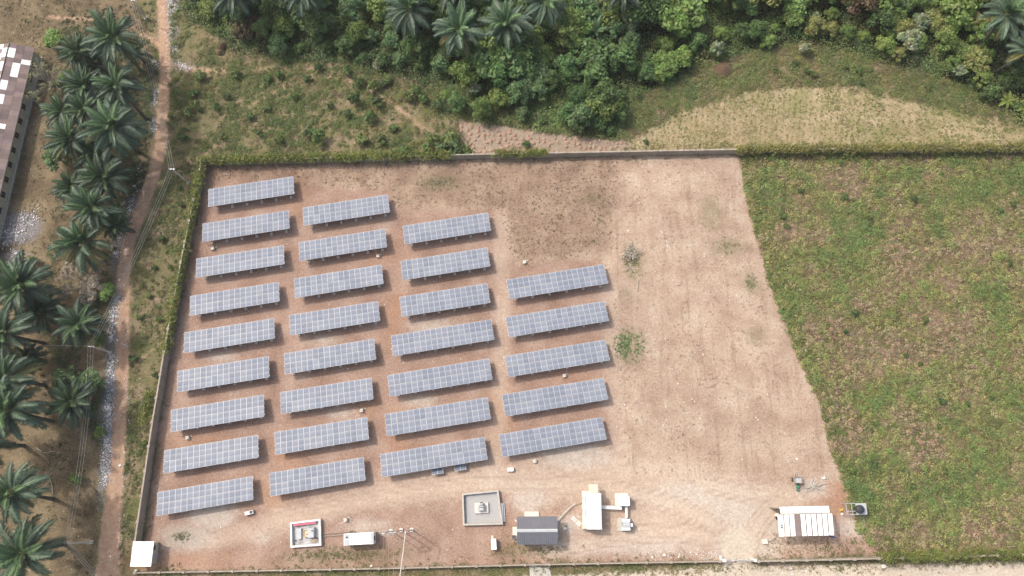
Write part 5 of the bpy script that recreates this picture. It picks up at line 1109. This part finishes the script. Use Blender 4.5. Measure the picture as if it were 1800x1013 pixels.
# crop rows on the left half of the crop field
rows = []
for u in np.arange(1120, 1520, 9.5):
    for v in np.arange(150, 262, 2.6): rows.append(G(u + rng.normal() * 1.0 - (v - 205) * .08, v + rng.normal())[:2])
P = np.array(rows); P = P[(poly_sd(P, GP(px_crop)) > .5) & (rng.uniform(size=len(P)) < .62)]
cover('crop_rows', 'rows of dry crop plants in the straw field', P, .28, 9, .18, [(.33, .27, .14), (.25, .22, .10), (.18, .18, .075)], .9, DRY, 92)
for nm, lab, u, v, a, b2, dens, pal in (('weed_patch', 'bright green weed patch beside the right column of tables', 1105, 608, 2.9, 3.0, 9, [(.07, .12, .045), (.09, .14, .05)]), ('weed_patch', 'greyish green weed patch at the dry shrub in the cleared field', 1112, 462, 1.8, 2.8, 8, [(.17, .16, .075), (.13, .14, .06)]), ('weed_patch', 'faint grey green weed patch below the bottom left table', 320, 944, 1.8, .9, 7, [(.15, .14, .085), (.13, .125, .08)]), ('weed_patch', 'dusty weed patch high in the cleared field', 1282, 435, 2.6, 1.4, 5, [(.17, .165, .09), (.2, .17, .11)]), ('weed_patch', 'thin weed patch near the right edge of the cleared field', 1320, 497, 1.2, 1.8, 6, [(.13, .15, .08), (.17, .16, .1)]), ('weed_patch', 'grey green weed patch near the top wall inside the yard', 770, 322, 3.5, 1.4, 5, [(.13, .135, .07), (.15, .14, .09)])):
    c = G(u, v)[:2]; n = int(a * b2 * 3.14 * dens * 2.2); q = rng.normal(size=(n, 2)) * .42 * np.array([a, b2]) + c; q = q[fbm(q, 1.8, 17) > .38]; cover(nm, lab, q, .22, 12, .13, [tuple(x * 1.65 for x in cc) for cc in pal], .22)
c = np.concatenate([rng.normal(size=(n, 2)) * np.array(s) + G(u, v)[:2] for u, v, s, n in ((640, 975, (5, .7), 160), (560, 978, (4, .6), 90), (910, 966, (2.6, .7), 110), (960, 968, (3, .5), 50), (1120, 1003, (7, .7), 300), (1010, 1000, (4, .7), 160), (500, 1010, (10, .6), 300), (800, 1006, (7, .6), 240), (1220, 996, (4, .6), 120), (1450, 995, (9, .6), 260), (1640, 988, (10, .6), 300), (1400, 960, (4, .8), 80), (1480, 960, (4, .9), 120))])
cover('ditch_grass', 'yellowish grass along the wall and ditch at the bottom', c, .34, 9, .17, [(.27, .21, .11), (.22, .18, .09), (.15, .145, .065), (.12, .135, .05)], .6, DRY, 95)

fw_ = []
for pts, n in ((WL, 700), (WT, 900), (WB1, 420), (WB2, 420)):
    Pp = GP(pts); seg = np.linalg.norm(np.diff(Pp, axis=0), axis=1); cs = np.concatenate([[0], np.cumsum(seg)]); q = rng.uniform(0, cs[-1], n); q = np.stack([np.interp(q, cs, Pp[:, 0]), np.interp(q, cs, Pp[:, 1])], 1) + rng.normal(size=(n, 2)) * .55; fw_.append(q[fbm(q, 3, 19) > .42])
cover('wall_foot_weeds', 'weeds and dry grass along the foot of the perimeter walls', np.concatenate(fw_), .42, 10, .2, [(.26, .21, .12), (.21, .20, .10), (.17, .19, .075), (.14, .18, .065)], 1.2, LEAF, 19)

# ------------------------------------------------------------------ soil heaps, mounds, litter, stones, dead branches
HEAP = MB(); 
_r1 = [(.52 * math.cos(a), .52 * math.sin(a), -.05) for a in np.linspace(0, 2 * PI, 9)[:-1]]; _r2 = [(.3 * math.cos(a + .2), .3 * math.sin(a + .2), .22) for a in np.linspace(0, 2 * PI, 9)[:-1]]
HEAP.v = _r1 + _r2 + [(0, 0, .33)]
for i in range(8):
    j = (i + 1) % 8; HEAP.f += [(i, j, 8 + j, 8 + i), (8 + i, 8 + j, 16)]; HEAP.m += [0, 0]
HM = HEAP.mesh('soil_heap', SOILM, True); hp = []
for v in np.arange(214, 272, 7.6):
    for u in np.arange(792, 1116, 9.6):
        if rng.uniform() < .14: continue
        q = G(u + rng.normal() * 2.2 + (int(v * 10) % 2) * 4.5, v + rng.normal() * 1.6)[:2]
        if poly_sd(q[None], GP(px_farm))[0] > .35: hp.append(q)
for q in hp[:300]: tag(put('soil_heap', HM, None, (*q, .0), (0, 0, random.uniform(0, 6)), (lambda k: (k * random.uniform(.8, 1.3), k * random.uniform(.7, 1.1), k * random.uniform(.5, 1.1)))(random.uniform(.6, 1.15))), 'small planting heap of soil in the tilled plot', 'soil heap', 'soil heaps in the tilled plot')
def mound(u, v, r, h, label):
    b = MB(); n = 12; rings = [(1, -.05), (.8, .3), (.5, .72), (.2, .96)]
    for k, (a, z) in enumerate(rings):
        for i in range(n): t_ = 2 * PI * i / n; q = a * r * random.uniform(.85, 1.15); b.v.append((q * math.cos(t_), q * math.sin(t_), z * h * random.uniform(.9, 1.1)))
    b.v.append((0, 0, h))
    for k in range(3):
        for i in range(n): b.f.append((k * n + i, k * n + (i + 1) % n, (k + 1) * n + (i + 1) % n, (k + 1) * n + i)); b.m.append(0)
    for i in range(n): b.f.append((3 * n + i, 3 * n + (i + 1) % n, 4 * n)); b.m.append(0)
    p = G(u, v); tag(b.build('earth_mound', MOUNDM, None, p, smooth=True), label, 'mound')
mound(392, 84, 1.0, 1.3, 'upper of two rounded termite mounds at the scrub edge'); mound(388, 93, .9, .9, 'lower of two rounded termite mounds at the scrub edge'); mound(1270, 122, 2.2, 1.0, 'brown earth mound at the forest edge above the crop field')

def bits(name, label, zones, mats, smin=.05, smax=.22, kind='stuff', flat=.4):
    """scraps of litter: small crumpled flakes, many to a heap"""
    V = []; C = []
    for pts, hw, n, bright in zones:
        Pp = GP(pts); seg = np.linalg.norm(np.diff(Pp, axis=0), axis=1); cs = np.concatenate([[0], np.cumsum(seg)]); s = rng.uniform(0, cs[-1], n)
        q = np.stack([np.interp(s, cs, Pp[:, 0]), np.interp(s, cs, Pp[:, 1])], 1) + rng.normal(size=(n, 2)) * hw * .5
        cl = fbm(q, 1.6, 13); k = cl + rng.uniform(-.3, .3, n) > .38; q = q[k]; n = len(q)
        sz = rng.uniform(smin, smax, n) * (1 + (rng.uniform(size=n) < .06) * .9); ang = rng.uniform(0, 6.28, n); t_ = np.column_stack([np.cos(ang), np.sin(ang), rng.normal(size=n) * flat]); b_ = np.column_stack([-np.sin(ang), np.cos(ang), rng.normal(size=n) * flat]) * rng.uniform(.4, 1, (n, 1))
        c0 = np.column_stack([q, rng.uniform(.05, .12, n)]); t_ *= sz[:, None] * .5; b_ *= sz[:, None] * .5
        V.append(np.stack([c0 - t_ - b_, c0 + t_ - b_ * .8, c0 + t_ * .9 + b_, c0 - t_ + b_], 1))
        base = np.where(rng.uniform(size=(n, 1)) < bright, 1.0, .45) * rng.uniform(.4, .82, (n, 1)); C.append(base * (np.array([[1, .98, 1.0]]) + rng.normal(size=(n, 3)) * .05))
    return tag(put(name, quads_mesh(name, np.concatenate(V), np.clip(np.concatenate(C), .02, .85), DRY)), label, None, None, kind)
bits('litter', 'scattered white and grey rubbish along the dirt track', [
    ([(208, 520), (200, 560), (196, 600)], 1.0, 700, .6), ([(197, 625), (193, 700), (188, 780), (186, 850)], .95, 3200, .62), ([(303, 20), (300, 60), (306, 100), (316, 118)], 1.1, 800, .8), ([(316, 118), (335, 120)], .7, 200, .8), ([(300, -5), (305, 20)], 1.2, 260, .8),
    ([(266, 105), (278, 118)], .8, 130, .7), ([(272, 155), (274, 190)], .6, 120, .7), ([(265, 215), (272, 228)], .8, 200, .7), ([(246, 290), (240, 335)], .7, 150, .7), ([(232, 350), (222, 375), (212, 420), (204, 452)], .9, 650, .6), ([(5, 425), (30, 405), (58, 378)], 2.0, 1300, .6), ([(25, 450), (30, 440)], 1.0, 140, .6), ([(43, 640), (52, 622)], .7, 240, .7),
    ([(240, 290), (216, 480), (222, 700), (218, 850), (206, 1000)], 1.0, 420, .8), ([(290, 0), (293, 150), (290, 260)], .8, 160, .8)], None)
bits('ground_scraps', 'small pale scraps and stones scattered over the open ground', [([(380, 350), (420, 930)], 40, 500, .8), ([(700, 300), (800, 930)], 60, 700, .8), ([(1200, 300), (1250, 830)], 16, 900, .9), ([(20, 60), (80, 340)], 8, 160, .9), ([(60, 640), (90, 1000)], 8, 170, .8), ([(1230, 975), (1262, 978)], .8, 90, .9), ([(1130, 978), (1260, 975)], .9, 130, .9), ([(1330, 1005), (1420, 1000)], 1.2, 140, .9), ([(1640, 1000), (1700, 1000)], 1.4, 120, .9), ([(1440, 838), (1450, 842)], .8, 60, .8)], None, .05, .17, flat=.2)
for u, v, s, lab in ((1553, 995, .75, 'large white boulder beside the bottom road'), (1267, 979, .5, 'white rock at the left gate pillar'), (653, 995, .4, 'pale rock on the wall line below the generator container'), (1168, 976, .5, 'pale rock beside the wall left of the gate'), (1448, 841, .5, 'grey rock at the edge of the cleared field above the stick heap'), (1073, 852, .3, 'small pale rock above the white container'), (361, 291, .45, 'pale rock in the top left corner of the yard'), (240, 1003, .5, 'grey rock below the white hut')):
    p = G(u, v); b = MB(); n = 7
    for k, (a, z) in enumerate(((.8, -.05), (1, .3), (.6, .62))):
        for i in range(n): t_ = 2 * PI * i / n + k * .3; q = a * s * random.uniform(.75, 1.1) * .7; b.v.append((q * math.cos(t_), q * math.sin(t_) * .8, z * s * random.uniform(.85, 1.15)))
    for k in range(2):
        for i in range(n): b.f.append((k * n + i, k * n + (i + 1) % n, (k + 1) * n + (i + 1) % n, (k + 1) * n + i)); b.m.append(0)
    b.f.append(tuple(2 * n + i for i in range(n))); b.m.append(0); tag(b.build('rock', STONE, None, p), lab, 'rock')
# fallen dead branches
def branch(pts, r, label, twigs=5, mat=DEADWOOD):
    P = [G(u, v, .15) for u, v in pts]; o = P[0].copy(); b = MB(); b.tube([q - o for q in P], [r] + [r * .6] * (len(P) - 1), 5)
    for k in range(twigs):
        i = random.randrange(len(P) - 1); a = P[i] + (P[i + 1] - P[i]) * random.random() - o; a2 = random.uniform(0, 6.28); l = random.uniform(.5, 1.4); b.tube([a, a + np.array([l * math.cos(a2), l * math.sin(a2), .25])], [r * .5, r * .2], 4)
    tag(b.build('dead_branch', mat, None, o), label, 'branch')
branch([(1105, 463), (1113, 473), (1125, 491)], .09, 'pale dead branch lying below the dry shrub in the cleared field', 4)
branch([(1122, 491), (1120, 513)], .08, 'straight pale dead stick at the foot of the dead branch', 0)
branch([(1100, 478), (1112, 460), (1122, 462)], .07, 'curved pale dead branch crossing the dry shrub', 5)
branch([(1227, 608), (1229, 600), (1231, 604)], .05, 'small grey dead stick in the middle of the cleared field', 1)
branch([(93, 868), (91, 850), (85, 836), (74, 834)], .09, 'bent dead branch above the dark fallen looking trunk in the grove', 3)
branch([(64, 787), (76, 796), (97, 793)], .07, 'pale forked dead branch on the brown grass left of the wires', 5)
branch([(455, 42), (484, 40)], .1, 'pale bare branch lying over the dark trees at the left forest edge', 2)
branch([(1100, 140), (1122, 148)], .07, 'pale dead branches in front of the rounded green tree', 8)
